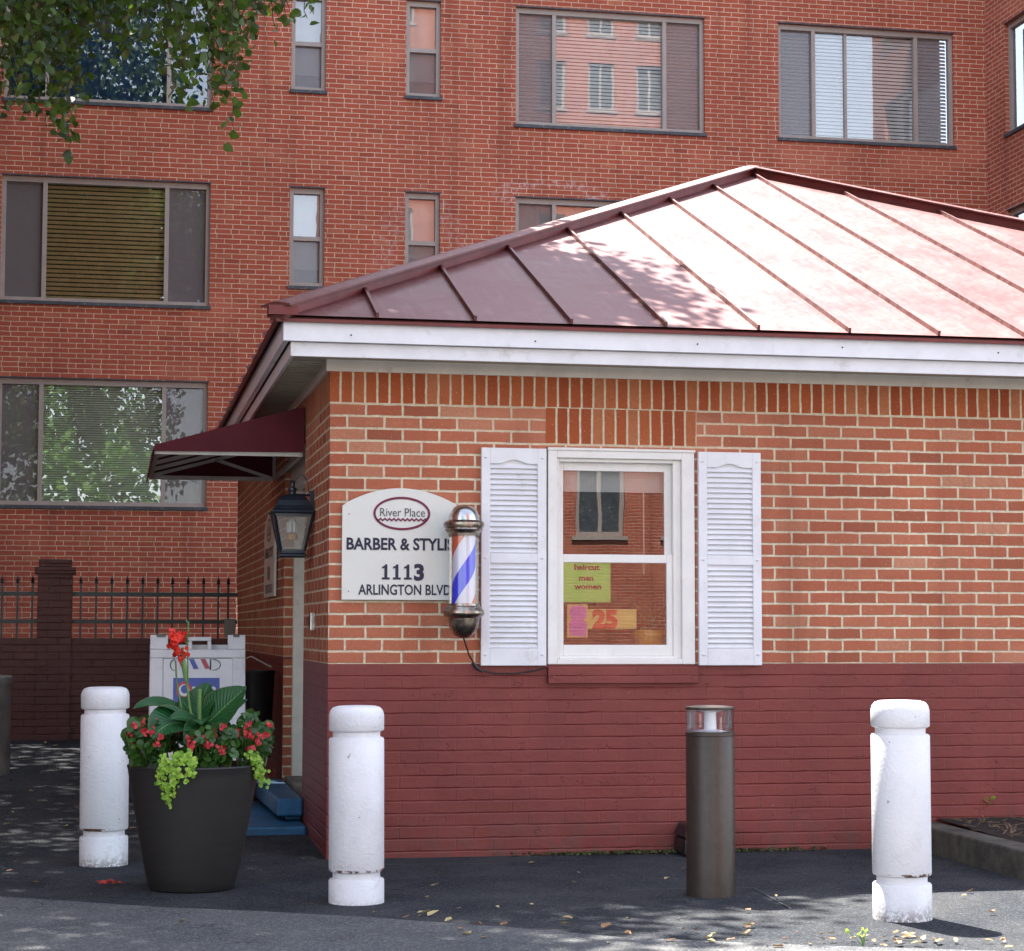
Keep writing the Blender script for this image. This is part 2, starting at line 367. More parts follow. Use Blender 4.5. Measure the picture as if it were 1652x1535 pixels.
def asphalt(name,c0,c1,scale=1):
    m,t,b,o=newmat(name); g=G(t); co=g.coord()
    ag=g.n('ShaderNodeTexVoronoi'); ag.inputs['Scale'].default_value=150; t.links.new(co,ag.inputs['Vector'])
    ac=g.n('ShaderNodeSeparateColor'); t.links.new(ag.outputs['Color'],ac.inputs[0])
    c=g.mix(g.step(g.noise(1.6,6,.65,co),.3,.7),c0,c1)
    c=g.mix(g.m('MULTIPLY',g.step(ac.outputs[0],.75,.95),.5),c,tuple(x*2.6 for x in c1))
    c=g.mix(g.m('MULTIPLY',g.step(ac.outputs[1],.7,.95),.5),c,tuple(x*.5 for x in c0))
    c=g.mix(g.m('MULTIPLY',g.step(g.noise(5,6,.75,co),.56,.72),.35),c,(.08,.065,.045))
    cr=g.n('ShaderNodeTexVoronoi',feature='DISTANCE_TO_EDGE'); cr.inputs['Scale'].default_value=.55
    wv=g.n('ShaderNodeVectorMath',operation='ADD'); nz=g.n('ShaderNodeTexNoise'); nz.inputs['Scale'].default_value=3; t.links.new(co,nz.inputs[0])
    t.links.new(co,wv.inputs[0]); t.links.new(nz.outputs['Color'],wv.inputs[1]); t.links.new(wv.outputs[0],cr.inputs['Vector'])
    ck=g.step(cr.outputs[0],.006,.0); c=g.mix(g.m('MULTIPLY',ck,.6),c,(.012,.012,.012))
    t.links.new(c,b.inputs['Base Color']); b.inputs['Roughness'].default_value=.9; b.inputs['Specular IOR Level'].default_value=.18
    h=g.m('ADD',g.m('MULTIPLY',ag.outputs['Distance'],-1.0),g.m('MULTIPLY',g.noise(10,4,.6,co),.8))
    t.links.new(g.bump(h,.006),b.inputs['Normal']); return m
M['asphalt']=asphalt('sidewalk_asphalt',(.020,.025,.033),(.056,.058,.062))
M['road']=asphalt('worn_road_surface',(.085,.090,.097),(.135,.135,.135))

# ------------------------------------------------------------------ ground
def gz(x,y): return .027*max(0.0,min(y,12))
def make_ground():
    xs=[-70,-30,-12,-6,-4]+[-4+i*.5 for i in range(1,24)]+[10,14,30,70]
    ys=[-90,-50,-25,-12,-8]+[-8+i*.5 for i in range(1,42)]+[14,18,30,60,90]
    xs=sorted(set(xs)); ys=sorted(set(ys))
    vs=[(x,y,gz(x,y)) for y in ys for x in xs]; nx=len(xs)
    fs=[(j*nx+i,j*nx+i+1,(j+1)*nx+i+1,(j+1)*nx+i) for j in range(len(ys)-1) for i in range(nx-1)]
    b=MB(); b.add(vs,fs,True); tag(b.build('sidewalk_ground',M['asphalt'],sharp=60),kind='structure')
    line=[(-1200,1330),(-600,1380),(-200,1430),(0,1450),(120,1458),(250,1467),(420,1474),(600,1484),(720,1493),(820,1500),(1000,1516),(1150,1523),(1300,1529),(1500,1535),(1652,1540),(2000,1552),(2600,1572)]
    pts=[at(px,py,2,.0) for px,py in line]
    b=MB(); vs=[]; fs=[]
    for i,p in enumerate(pts):
        vs += [(p.x,p.y,.010),(p.x,p.y,-.005),(p.x+.35*(p.x-CAM.x),-60 if i else -60,.010)]
    for i in range(len(pts)-1):
        a=3*i; c=a+3
        fs += [(a,a+2,c+2,c),(a,c,c+1,a+1)]
    b.add(vs,fs); tag(b.build('road',M['road']),kind='structure')
    # narrow dark gap in the joint line
    b=MB()
    for i in range(len(pts)-1):
        p,q=pts[i],pts[i+1]; n=Vector((-(q-p).y,(q-p).x,0)).normalized()*.012
        b.quad((p.x,p.y,.004),(q.x,q.y,.004),(q.x+n.x,q.y+n.y,.004),(p.x+n.x,p.y+n.y,.004))
    tag(b.build('joint',M['kerb']),kind='structure')
    # concrete slab panel lines round the lamp bollard
    b=MB()
    def ln(a,c,w=.008):
        p=at(*a,2,0.0); q=at(*c,2,0.0); n=Vector((-(q-p).y,(q-p).x,0)).normalized()*w
        b.quad((p.x,p.y,.0045),(q.x,q.y,.0045),(q.x+n.x,q.y+n.y,.0045),(p.x+n.x,p.y+n.y,.0045))
    ln((1020,1437),(1215,1434)); ln((1215,1434),(1275,1468)); ln((520,1398),(1000,1392),.006)
    tag(b.build('slab_joint',M['slate']),kind='structure')
make_ground()

# ------------------------------------------------------------------ wall with openings
def wall(b, ax, pos, thick, u0,u1,v0,v1, holes, sgn=-1):
    """grid of quads in plane ax=pos; holes=(ua,ub,va,vb) with reveals 'thick' deep. sgn: outward normal sign"""
    us=sorted({u0,u1}|{h[k] for h in holes for k in (0,1) if u0<h[k]<u1}); vv=sorted({v0,v1}|{h[k] for h in holes for k in (2,3) if v0<h[k]<v1})
    P=(lambda u,v,d:(u,pos-sgn*d,v)) if ax==1 else (lambda u,v,d:(pos-sgn*d,u,v))
    for i in range(len(us)-1):
        for j in range(len(vv)-1):
            mu=(us[i]+us[i+1])/2; mv=(vv[j]+vv[j+1])/2
            if any(h[0]<mu<h[1] and h[2]<mv<h[3] for h in holes): continue
            q=[P(us[i],vv[j],0),P(us[i+1],vv[j],0),P(us[i+1],vv[j+1],0),P(us[i],vv[j+1],0)]
            if (sgn>0)!=(ax==0): q=q[::-1]
            b.quad(*q)
    for (a,c,d,e) in holes:
        d2=max(d,v0); e2=min(e,v1)
        if d2>=e2: continue
        b.quad(P(a,d2,0),P(a,e2,0),P(a,e2,thick),P(a,d2,thick)); b.quad(P(c,d2,0),P(c,d2,thick),P(c,e2,thick),P(c,e2,0))
        if e<=v1+1e-6: b.quad(P(a,e,0),P(c,e,0),P(c,e,thick),P(a,e,thick))
        if d>=v0-1e-6: b.quad(P(a,d,0),P(a,d,thick),P(c,d,thick),P(c,d,0))

# ------------------------------------------------------------------ barber shop
shop=empty('barber_shop',(0,0,0),'small single-storey brick shop with red metal hip roof and maroon painted base','shop building')
XW=7.75; YB=8.40; ZP=1.047; ZS=2.469; ZT=2.72
WIN=(1.21,2.068,ZP-.012,2.250)
DOOR=(1.449,2.95,-1,2.42)
b=MB()
wall(b,1,0,.12,0,XW,ZP,ZT,[(WIN[0],WIN[1],ZP,WIN[3])]); wall(b,0,0,.30,0,YB,ZP,ZT,[DOOR])
b.quad((XW,0,ZP),(XW,YB,ZP),(XW,YB,ZT),(XW,0,ZT)); b.quad((XW,YB,ZP),(0,YB,ZP),(0,YB,ZT),(XW,YB,ZT))
b.build('wall',M['brick'],shop)
b=MB()
wall(b,1,0,.12,0,XW,-.3,ZP,[]); wall(b,0,0,.30,0,YB,-.3,ZP,[(DOOR[0],DOOR[1],-.3,ZP+.5)])
b.quad((XW,0,-.3),(XW,YB,-.3),(XW,YB,ZP),(XW,0,ZP)); b.quad((XW,YB,-.3),(0,YB,-.3),(0,YB,ZP),(XW,YB,ZP))
b.build('painted_base',M['painted'],shop)
# unpainted end of the brick return beside the door
b=MB(); b.box(.002,.30,DOOR[1]-.004,DOOR[1]+.002,.2,ZP-.02); b.build('brick_return',M['brick'],shop)
# soldier courses: bricks on end, UV turned so the long side runs vertical
def soldier(x0,x1,z0,z1,y,off=0):
    b=MB(); vo=-z0
    b.quad((x0,y,z0),(x1,y,z0),(x1,y,z1),(x0,y,z1),((z0+vo,x0+off),(z0+vo,x1+off),(z1+vo,x1+off),(z1+vo,x0+off)))
    b.add([(x0,y,z0),(x1,y,z0),(x1,.0,z0),(x0,.0,z0)],[(0,3,2,1)]); b.add([(x0,y,z0),(x0,.0,z0),(x0,.0,z1),(x0,y,z1)],[(0,1,2,3)]); 
    return b
sb=soldier(-.003,XW,ZS,2.648,-.003,.012)
vo=.012-ZS-.012
sb.quad((-.003,YB,ZS),(-.003,-.003,ZS),(-.003,-.003,2.648),(-.003,YB,2.648),((0.0,YB),(0.0,0),(.18,0),(.18,YB)))
sb.build('soldier_course',M['soldier'],shop)
soldier(1.205,2.077,2.266,ZS-.001,-.0025,.02).build('window_lintel',M['soldier'],shop)
# rowlock sill under the window
b=MB(); b.box(1.213,2.071,-.035,.05,.938,1.030); b.build('window_sill',M['painted'],shop,bevel=.004)
# door recess, step, frame
fr=MB(); d0,d1=DOOR[0],DOOR[1]
fr.box(.062,.235,d1-.055,d1-.001,.237,2.40); fr.box(.135,.165,d1-.070,d1-.055,.237,2.40)
fr.box(.062,.235,d0+.001,d0+.055,.237,2.40); fr.box(.062,.235,d0+.055,d1-.055,2.30,2.40)
dr=MB(); dr.box(.17,.215,d0+.056,d1-.056,.26,2.298)
for za,zb in ((.5,1.1),(1.25,2.1)):
    for ya,yb in ((d0+.18,d0+.68),(d0+.82,d1-.18)):
        dr.box(.160,.1695,ya,yb,za,zb)
do=dr.build('door',M['winwhite'],shop,bevel=.004); fr.build('door_frame',M['trim'],do,bevel=.004)
hb=MB(); hb.tube([(.17,d0+.14,1.33),(.125,d0+.14,1.33)],.012); hb.lathe([(.0,-.03),(.028,-.02),(.032,0),(.028,.02),(0,.03)],(.115,d0+.14,1.33),16); hb.build('handle',M['steel'],do)
b=MB(); b.box(.04,.10,d0+.001,d1-.001,2.18,2.4195); b.build('door_lintel',M['trim'],shop,bevel=.003)
b=MB(); b.box(.02,.29,d0+.002,d1-.002,-.1,.235); b.build('door_threshold',M['gray_concrete'],shop)
# window
wn=MB()
x0,x1,z0,z1=WIN; z0=1.043
def framebox(b,x0,x1,z0,z1,y0,y1,wl,wr,wb,wt):
    b.box(x0,x0+wl,y0,y1,z0,z1); b.box(x1-wr,x1,y0,y1,z0,z1); b.box(x0+wl,x1-wr,y0,y1,z0,z0+wb); b.box(x0+wl,x1-wr,y0,y1,z1-wt,z1)
framebox(wn,x0+.006,x1-.006,z0,z1-.004,-.012,.09,.052,.075,.03,.055)
wn.box(x0+.003,x1-.003,-.022,-.012,z1-.018,z1-.002)
win=wn.build('window',M['winwhite'],shop,bevel=.004)
f=MB(); ix0,ix1=x0+.058,x1-.081; 
framebox(f,ix0,ix1,z0+.03,z1-.059,.012,.088,.018,.045,.016,.02); f.build('inner_frame',M['winwhite'],win,bevel=.003)
a0,a1=ix0+.018,ix1-.045
f=MB(); framebox(f,a0,a1,1.635,z1-.079,.052,.078,.030,.040,.012,.046); f.build('upper_sash',M['winwhite'],win,bevel=.003)
f=MB(); framebox(f,a0,a1,z0+.046,1.655,.022,.050,.026,.036,.062,.046); f.build('lower_sash',M['winwhite'],win,bevel=.003)
f=MB(); f.quad((a0+.02,.062,1.64),(a1-.03,.062,1.64),(a1-.03,.062,z1-.12),(a0+.02,.062,z1-.12)); f.build('upper_pane',M['glass'],win)
f=MB(); f.quad((a0+.02,.036,z0+.1),(a1-.03,.036,z0+.1),(a1-.03,.036,1.615),(a0+.02,.036,1.615)); f.build('lower_pane',M['glass'],win)
f=MB(); f.quad((a0,.13,2.02),(a1,.13,2.02),(a1,.13,2.2),(a0,.13,2.2)); f.box(a0,a1,.126,.134,2.012,2.022); f.build('roller_shade',M['shade'],win)
f=MB(); f.tube([(1.80,.128,2.01),(1.802,.128,1.72),(1.80,.128,1.55)],.004); f.build('pull_cord',M['shade'],win)
# room seen through the window
b=MB(); b.quad((.25,3.2,0),(.25,.12,0),(.25,.12,2.6),(.25,3.2,2.6)); b.quad((.25,3.2,0),(4,3.2,0),(4,3.2,2.6),(.25,3.2,2.6)); b.quad((4,.12,0),(4,3.2,0),(4,3.2,2.6),(4,.12,2.6))
b.quad((.25,.12,2.6),(4,.12,2.6),(4,3.2,2.6),(.25,3.2,2.6)); b.quad((.25,.12,.3),(4,.12,.3),(4,3.2,.3),(.25,3.2,.3))
b.quad((.25,.125,.3),(4,.125,.3),(4,.125,1.03),(.25,.125,1.03))
b.build('room_wall',M['room'],shop)
b=MB(); b.box(1.2,2.08,.121,.30,1.035,1.065); b.build('inside_sill',M['winwhite'],shop)
# shutters: stiles, rails, arched top, tilted louvres, screw caps
def shutter(xa,xb):
    W_=xb-xa; z0,z1=1.037,2.238; b=MB(); y0,y1=-.034,-.004; st=.050
    b.box(xa,xa+st,y0,y1,z0,z1); b.box(xb-st,xb,y0,y1,z0,z1)
    b.box(xa+st,xb-st,y0,y1,z0,z0+.095); b.box(xa+st,xb-st,y0,y1,1.600,1.655)
    n=14; zt=z1-.088
    pts=[(xa+st,y0,z1),(xb-st,y0,z1),(xb-st,y0,zt)]
    for i in range(1,n):
        t=i/n; x=xb-st-(W_-2*st)*t; k=max(0,1-abs(t-.5)/.33); pts.append((x,y0,zt+.022*(k*k*(3-2*k))))
    pts.append((xa+st,y0,zt)); b.prism(pts,(0,y1-y0,0))
    o=b.build('shutter',M['white'],shop,bevel=.003)
    l=MB()
    for za,zb,nn in ((z0+.097,1.598,16),(1.657,zt+.004,17)):
        p=(zb-za)/nn
        for i in range(nn):
            z=za+i*p
            l.add([(xa+st,-.030,z+.001),(xb-st,-.030,z+.001),(xb-st,-.010,z+p*1.15),(xa+st,-.010,z+p*1.15),(xa+st,-.024,z+.001),(xb-st,-.024,z+.001)],[(0,1,2,3),(0,4,5,1)])
    l.box(xa+st,xb-st,-.014,-.005,z0,z1-.04)
    l.build('louvres',M['white'],o)
    for x in (xa+.024,xb-.024):
        for z in (z1-.055,1.628,z0+.06): MB().lathe([(0,-.004),(.007,-.003),(.009,0),(.007,.003),(0,.004)],(x,-.036,z),10).build('screw_cap',M['white'],o)
shutter(.836,1.203); shutter(2.079,2.446)
# ---- eaves
EX,EY=-.33,-.43; PX,PY,PZ=3.89,4.60,4.95; ZE=2.880; RX=2*PX-EX; EYB=9.0
b=MB()
b.box(-.25,RX-.09,-.365,-.345,2.672,2.748); b.box(-.25,-.23,-.345,EYB-.1,2.672,2.748)
o=b.build('gutter_board',M['white'],shop,bevel=.003)
b=MB()
b.box(-.292,RX-.05,-.405,-.375,2.748,2.865); b.box(-.292,-.262,-.375,EYB-.05,2.748,2.865)
# joint lap and rivets
b.box(2.4,2.44,-.407,-.405,2.748,2.865)
b.build('fascia',M['white'],shop,bevel=.003)
for i in range(5):
    x=.1+i*.93+random.uniform(-.1,.1); MB().lathe([(0,-.005),(.004,-.003),(.005,0),(.004,.003),(0,.005)],(x,-.407,2.80+random.uniform(-.02,.02)),8).build('rivet',M['kerb'],shop)
b=MB(); b.box(-.0245,XW+.02,-.0225,-.001,2.642,2.722); b.box(-.022,-.001,-.0012,YB,2.6425,2.7215); b.build('frieze_board',M['trim'],shop,bevel=.002)
# soffit with v-grooves
b=MB()
b.box(-.228,XW+.3,-.344,-.0235,2.705,2.7125)
y=-.02
while y<YB:
    b.box(-.228,-.023,y,y+.094,2.705,2.712); b.box(-.228,-.023,y+.094,y+.100,2.697,2.7115); y+=.1
b.build('soffit',M['soffit'],shop)
# ---- roof: hip with standing seams
def zf(y): return ZE+(PZ-ZE)*(y-EY)/(PY-EY)
def hipy(x): return EY+(x-EX)*(PY-EY)/(PX-EX) if x<PX else EY+(RX-x)*(PY-EY)/(RX-PX)
PB=(PX,PY,PZ); th=.018
A=(EX,EY,ZE); B_=(RX,EY,ZE); C_=(RX,EYB,ZE); D_=(EX,EYB,ZE)
b=MB()
def slope(*v):
    b.add(list(v)+[(p[0],p[1],p[2]-th) for p in v],[tuple(range(len(v))),tuple(range(2*len(v)-1,len(v)-1,-1))])
slope(A,B_,PB); slope(B_,C_,PB); slope(C_,D_,PB); slope(D_,A,PB)
SP=.527; up=.028
def seam(p,q,nrm):
    p=Vector(p); q=Vector(q); n=Vector(nrm).normalized(); t=(q-p).normalized(); s_=t.cross(n)*.0075
    b.add([p-s_,p+s_,p+s_+n*up,p-s_+n*up,q-s_,q+s_,q+s_+n*up,q-s_+n*up],[(0,1,2,3),(7,6,5,4),(0,4,5,1),(1,5,6,2),(2,6,7,3),(3,7,4,0)])
nf=Vector((0,-(PZ-ZE),(PY-EY)))
k=-7
while True:
    x=PX+k*SP
    if x>RX-.1: break
    yh=hipy(x)-.08; seam((x,EY,ZE),(x,yh,zf(yh)),nf); k+=1
nl=Vector((-(PZ-ZE),0,PX-EX)); y=EY+.35
while y<EYB-.2:
    if y<PY: xh=EX+(y-EY)*(PX-EX)/(PY-EY)-.08
    else: xh=EX+(EYB-y)*(PX-EX)/(EYB-PY)-.08
    if xh>EX+.05: seam((EX,y,ZE),(xh,y,ZE+(PZ-ZE)*(xh-EX)/(PX-EX)),nl)
    y+=.50
roof=b.build('roof',M['roof'],shop)
b=MB(); b.box(EX-.004,RX+.004,EY-.004,EY+.010,ZE-.036,ZE-.0185); b.box(EX-.004,EX+.010,EY+.010,EYB,ZE-.036,ZE-.0185)
b.box(EX+.03,RX,EY+.03,EY+.05,2.86,ZE-.02)
b.build('drip_edge',M['roofedge'],roof)
def cap(P,Q,name='ridge_cap'):
    P=Vector(P); Q=Vector(Q); t=(Q-P).normalized(); s_=t.cross(Vector((0,0,1))).normalized(); n=s_.cross(t).normalized()
    prof=[(-.092,.053),(-.092,.042),(-.050,.042),(-.046,-.03),(.046,-.03),(.050,.042),(.092,.042),(.092,.053),(.02,.068),(-.02,.068)]
    m=len(prof); vs=[X+s_*a+n*c for X in (P,Q) for a,c in prof]
    bb=MB(); bb.add(vs,[tuple(range(m)),tuple(range(2*m-1,m-1,-1))]+[(i,m+i,m+(i+1)%m,(i+1)%m) for i in range(m)])
    bb.build(name,M['roof'],roof)
    bb=MB(); bb.add([X+s_*a*1.0+n*c for X in (P+t*.01,Q-t*.01) for a,c in ((-.053,-.02),(-.0525,.0415),(.0525,.0415),(.053,-.02))],[(0,1,5,4),(2,3,7,6)])
    bb.build('ridge_upstand',M['roofedge'],roof)
cap(A,PB); cap(B_,PB); cap(C_,PB); cap(D_,PB)
b=MB(); b.box(EX-.045,EX+.11,EY-.042,EY-.03,ZE-.005,ZE+.045); b.box(EX-.045,EX-.033,EY-.03,EY+.08,ZE-.005,ZE+.045); b.build('ridge_end_cap',M['roofedge'],roof)
# light switch plate beside the door
sw=empty('outdoor_outlet',(0,.75,1.28),'small silver outlet box on the brick beside the shop door','outlet box')
MB().box(-.03,-.001,.70,.80,1.225,1.33).build('cover_plate',M['steel'],sw,bevel=.004); MB().box(-.036,-.03,.725,.775,1.25,1.305).build('socket',M['black'],sw)

# ------------------------------------------------------------------ steps
b=MB(); b.prism([(-.16,1.33,.112),(-.005,1.33,.112),(-.005,3.0,.112),(-.20,3.0,.112)],(0,0,.108)); b.box(-.10,-.006,1.40,2.95,.08,.1125)
o=b.build('doorstep',M['bluestep'],bevel=.012); tag(o,'upper blue painted step against the shop doorway','step',group='blue steps at the shop door')
b=MB(); b.prism([(-.80,1.06,-.05),(-.005,1.06,-.05),(-.005,3.2,-.05),(-.80,3.2,-.05)],(0,0,.128))
o=b.build('doorstep',M['bluestep'],bevel=.015); tag(o,'lower wide blue painted step on the asphalt behind the planter','step',group='blue steps at the shop door')

# ------------------------------------------------------------------ text
def text_mesh(body,h,x,z,y,bold=.0,sx=1.0,face='front',depth=.0015,center=True):
    cu=bpy.data.curves.new('t','FONT'); cu.body=body; cu.size=1; cu.offset=bold; cu.extrude=0
    cu.resolution_u=3
    o=bpy.data.objects.new('t',cu); me=bpy.data.meshes.new_from_object(o)
    xs=[v.co.x for v in me.vertices]; ys=[v.co.y for v in me.vertices]
    caps=.70; s=h/caps; w0=min(xs); w1=max(xs)
    vs=[]
    for v in me.vertices:
        u=(v.co.x-(w0+w1)/2 if center else v.co.x-w0)*s*sx; vv=v.co.y*s
        vs.append((x+u,y,z+vv) if face=='front' else (y,x-u,z+vv))
    fs=[tuple(p.vertices) for p in me.polygons]
    bpy.data.objects.remove(o); bpy.data.meshes.remove(me); bpy.data.curves.remove(cu)
    b=MB(); b.add(vs,fs); return b
M['ink']=plain('navy_lettering',(.012,.008,.045),.5,var=.05)
M['maroonink']=plain('maroon_lettering',(.16,.006,.045),.5,var=.05)
M['grayink']=plain('grey_lettering',(.08,.07,.075),.5,var=.05)
M['board']=plain('cream_sign_board',(.72,.71,.66),.45,var=.025,dirt=((.5,.48,.42),.3,6))
def sign_panel(parent,u0,u1,z0,zs,zt,place,th=.018):
    n=24; pts=[(u0,z0),(u1,z0),(u1,zs)]
    for i in range(1,n): 
        t=i/n; a=math.pi*t; pts.append(((u0+u1)/2+(u1-u0)/2*math.cos(a) if False else u1+(u0-u1)*t, zs+(zt-zs)*math.sin(a)**.8))
    pts.append((u0,zs)); b=MB(); P0=[place(u,z,0) for u,z in pts]; P1=place(0,0,-th); P00=place(0,0,0)
    b.prism(P0,Vector(P1)-Vector(P00)); return b.build('board',M['board'],parent,bevel=.002)
def ring(place,cu,cz,ru,rz,w,n=48):
    b=MB(); vs=[]
    for i in range(n):
        a=2*math.pi*i/n
        for k in (0,1): vs.append(place(cu+(ru-k*w)*math.cos(a),cz+(rz-k*w)*math.sin(a),.0035))
    b.add(vs,[(2*i,2*((i+1)%n),2*((i+1)%n)+1,2*i+1) for i in range(n)]); return b
def wavy(place,cu,cz,half,w,amp,n=90):
    b=MB(); vs=[]
    for i in range(n+1):
        t=-1+2*i/n; zz=cz+amp*math.sin(t*math.pi*11.0)
        vs += [place(cu+half*t,zz-w/2,.0035),place(cu+half*t,zz+w/2,.0035)]
    b.add(vs,[(2*i,2*i+2,2*i+3,2*i+1) for i in range(n)]); return b
sg=empty('shop_sign',(.39,-.02,1.39),'cream arched sign lettered BARBER on the front brick wall beside the barber pole','sign')
YS=-.03
pf=lambda u,z,d:(u,YS-d,z)
sign_panel(sg,.068,.712,1.394,1.905,2.005,pf)
cx_=.394
ring(pf,cx_,1.866,.157,.092,.013).build('emblem_ring',M['maroonink'],sg)
wavy(pf,cx_,1.832,.136,.011,.0045).build('emblem_wave',M['maroonink'],sg)
YT=YS-.003
text_mesh('River Place',.046,cx_+.004,1.850,YT,0,.86).build('emblem_lettering',M['grayink'],sg)
text_mesh('BARBER & STYLIST',.063,.092,1.668,YT,.028,.875,center=False).build('lettering',M['ink'],sg)
def ones(parent,x0,z0,h,y,mat,face='front'):
    "street number 1113: footed ones and a rounded three"
    b=MB(); adv=h*.73; w_=h*.20
    f_=(lambda u,z:(x0+u,y,z0+z)) if face=='front' else (lambda u,z:(y,x0-u,z0+z))
    tot=adv*4-h*.13
    for i in range(3):
        u=-tot/2+i*adv
        b.add([f_(u+a*h,c*h) for a,c in ((.04,0),(.56,0),(.56,.14),(.40,.14),(.40,1.0),(.26,1.0),(.20,.90),(.05,.84),(.05,.71),(.20,.76),(.20,.14),(.04,.14))],[(0,1,2,3,10,11),(3,4,5,6,9,10),(6,7,8,9)])
    t=text_mesh('3',h,0,0,0,.045,1.05); u=tot/2-h*.29
    b.add([f_(u+v[0],v[2]) for v in t.v],t.f); b.build('street_number',mat,parent)
ones(sg,.399,1.505,.083,YT,M['ink'])
text_mesh('ARLINGTON BLVD',.055,.158,1.423,YT,.018,.77,center=False).build('lettering',M['ink'],sg)
for u,z in ((.105,1.86),(.105,1.44),(.68,1.44)): MB().lathe([(0,-.004),(.004,0),(0,.004)],(u,YS-.001,z),8).build('screw',M['grayink'],sg)
# second sign, on the side wall beyond the door
s2=empty('shop_sign',(-.02,3.97,1.47),'narrow-looking cream arched sign on the side wall behind the lantern','sign')
XS2=-.028; ps=lambda u,z,d:(XS2-d,-u,z)
sign_panel(s2,-4.45,-3.48,1.47,1.98,2.10,ps)
ring(ps,-3.965,1.96,.19,.085,.013).build('emblem_ring',M['maroonink'],s2)
wavy(ps,-3.965,1.93,.165,.011,.0045).build('emblem_wave',M['maroonink'],s2)
XT=XS2-.003
for bd,h,z,bo,sx in (('River Place',.05,1.945,0,.95),('BARBER & STYLIST',.07,1.76,.022,.95),('1113',.09,1.60,.03,1.0),('ARLINGTON BLVD',.06,1.50,.015,.95)):
    text_mesh(bd,h,3.965,z,XT,bo,sx,face='side').build('lettering',M['ink'],s2)

# ------------------------------------------------------------------ barber pole
bpx,bpy_=.716,-.165
pl=empty('barber_pole',(bpx,0,1.18),'chrome barber pole with red, white and blue stripes beside the cream sign','barber pole')
c=(bpx,bpy_,0)
dome=[(0,1.912),(.03,1.909),(.055,1.897),(.072,1.876),(.082,1.850),(.085,1.825)]
MB().lathe(dome[::-1],c).build('dome',M['steel'],pl)
MB().lathe([(.085,1.823),(.100,1.822),(.110,1.812),(.112,1.800),(.108,1.788),(.100,1.784),(.104,1.774),(.096,1.762),(.086,1.755),(.084,1.742),(.06,1.740)][::-1],c).build('upper_rim',M['steel2'],pl)
MB().lathe([(.06,1.376),(.086,1.374),(.088,1.362),(.098,1.356),(.102,1.345),(.110,1.336),(.112,1.320),(.106,1.308),(.094,1.300),(.088,1.296)][::-1],c).build('lower_rim',M['steel2'],pl)
MB().lathe([(.087,1.297),(.084,1.27),(.074,1.236),(.052,1.205),(.03,1.190),(0,1.186)][::-1],c).build('bowl',M['steel2'],pl)
def stripes():
    m,t,b,o=newmat('spiral_stripes'); g=G(t); uv=g.coord('UV'); sp=g.n('ShaderNodeSeparateXYZ'); t.links.new(uv,sp.inputs[0])
    ph=g.m('FRACT',g.m('ADD',g.m('ADD',sp.outputs[0],g.m('MULTIPLY',sp.outputs[1],-1.78)),STR_OFF))
    c=g.ramp(ph,[(0,(.80,.16,.07)),(.25,(.86,.84,.92)),(.5,(.03,.07,.85)),(.75,(.86,.84,.92))],'CONSTANT')
    t.links.new(c,b.inputs['Base Color']); b.inputs['Roughness'].default_value=.35; return m
STR_OFF=.61
M['stripe']=stripes()
MB().lathe([(.064,1.37),(.064,1.745)],c,64).build('striped_cylinder',M['stripe'],pl)
MB().lathe([(.082,1.372),(.082,1.745)],c,48).build('glass_cylinder',M['clear'],pl)
b=MB(); b.box(bpx-.03,bpx+.03,-.085,-.001,1.75,1.79); b.box(bpx-.03,bpx+.03,-.085,-.001,1.31,1.345); b.box(bpx-.035,bpx+.035,-.012,-.001,1.3,1.8); b.build('bracket',M['steel2'],pl)
q=lambda px,py,Y:tuple(pp(px,py,Y))
b=MB(); b.tube([(bpx,bpy_,1.19),q(752,1042,-.12),q(757,1058,-.06),q(766,1072,-.04),q(776,1082,-.045),q(800,1087,-.03),q(830,1087,-.03),q(860,1083,-.03),q(880,1077,-.045)],.0045)
b.tube([q(762,1069,-.045),q(768,1077,-.045),q(778,1084,-.045)],[.008,.012,.006]); b.build('power_cord',M['black'],pl)

# ------------------------------------------------------------------ wall lantern
LY=.89; lx=-.125
la=empty('wall_lantern',(0,LY,1.9),'blue-black carriage lantern with a bulb on the brick wall by the doorway','wall lantern')
def sq(prof,c,name,mat,par,n=4):
    b=MB(); b.lathe([(r*math.sqrt(2) if n==4 else r,z) for r,z in prof],c,n,math.pi/4 if n==4 else 0)
    b.sm=[False]*len(b.sm); return b.build(name,mat,par)
c=(lx,LY,0)
b=MB(); prof=[(.122,1.905),(.130,1.915),(.128,1.922),(.112,1.932),(.098,1.955),(.088,1.985),(.070,2.008),(.045,2.020),(.022,2.024),(.020,2.040),(.026,2.045),(.026,2.06),(.014,2.066),(.014,2.09),(.018,2.094),(.010,2.104),(0,2.106)]
o=sq(prof[:9],c,'roof',M['navy'],la); MB().lathe(prof[8:],c,16).build('finial',M['navy'],la)
b=MB(); zt,zb=1.905,1.690; rt,rb=.112,.068
for sx_ in (-1,1):
    for sy_ in (-1,1): b.bar((lx+sx_*rt,LY+sy_*rt,zt),(lx+sx_*rb,LY+sy_*rb,zb),.012)
for r,z in ((rt,zt-.002),(rb,zb+.003)):
    for s_ in (-1,1): b.bar((lx-r,LY+s_*r,z),(lx+r,LY+s_*r,z),.012); b.bar((lx+s_*r,LY-r,z),(lx+s_*r,LY+r,z),.012)
b.build('cage',M['navy'],la)
sq([(0,1.652),(.070,1.652),(.082,1.660),(.080,1.668),(.068,1.678),(.066,1.692),(0,1.692)],c,'base',M['navy'],la)
b=MB()
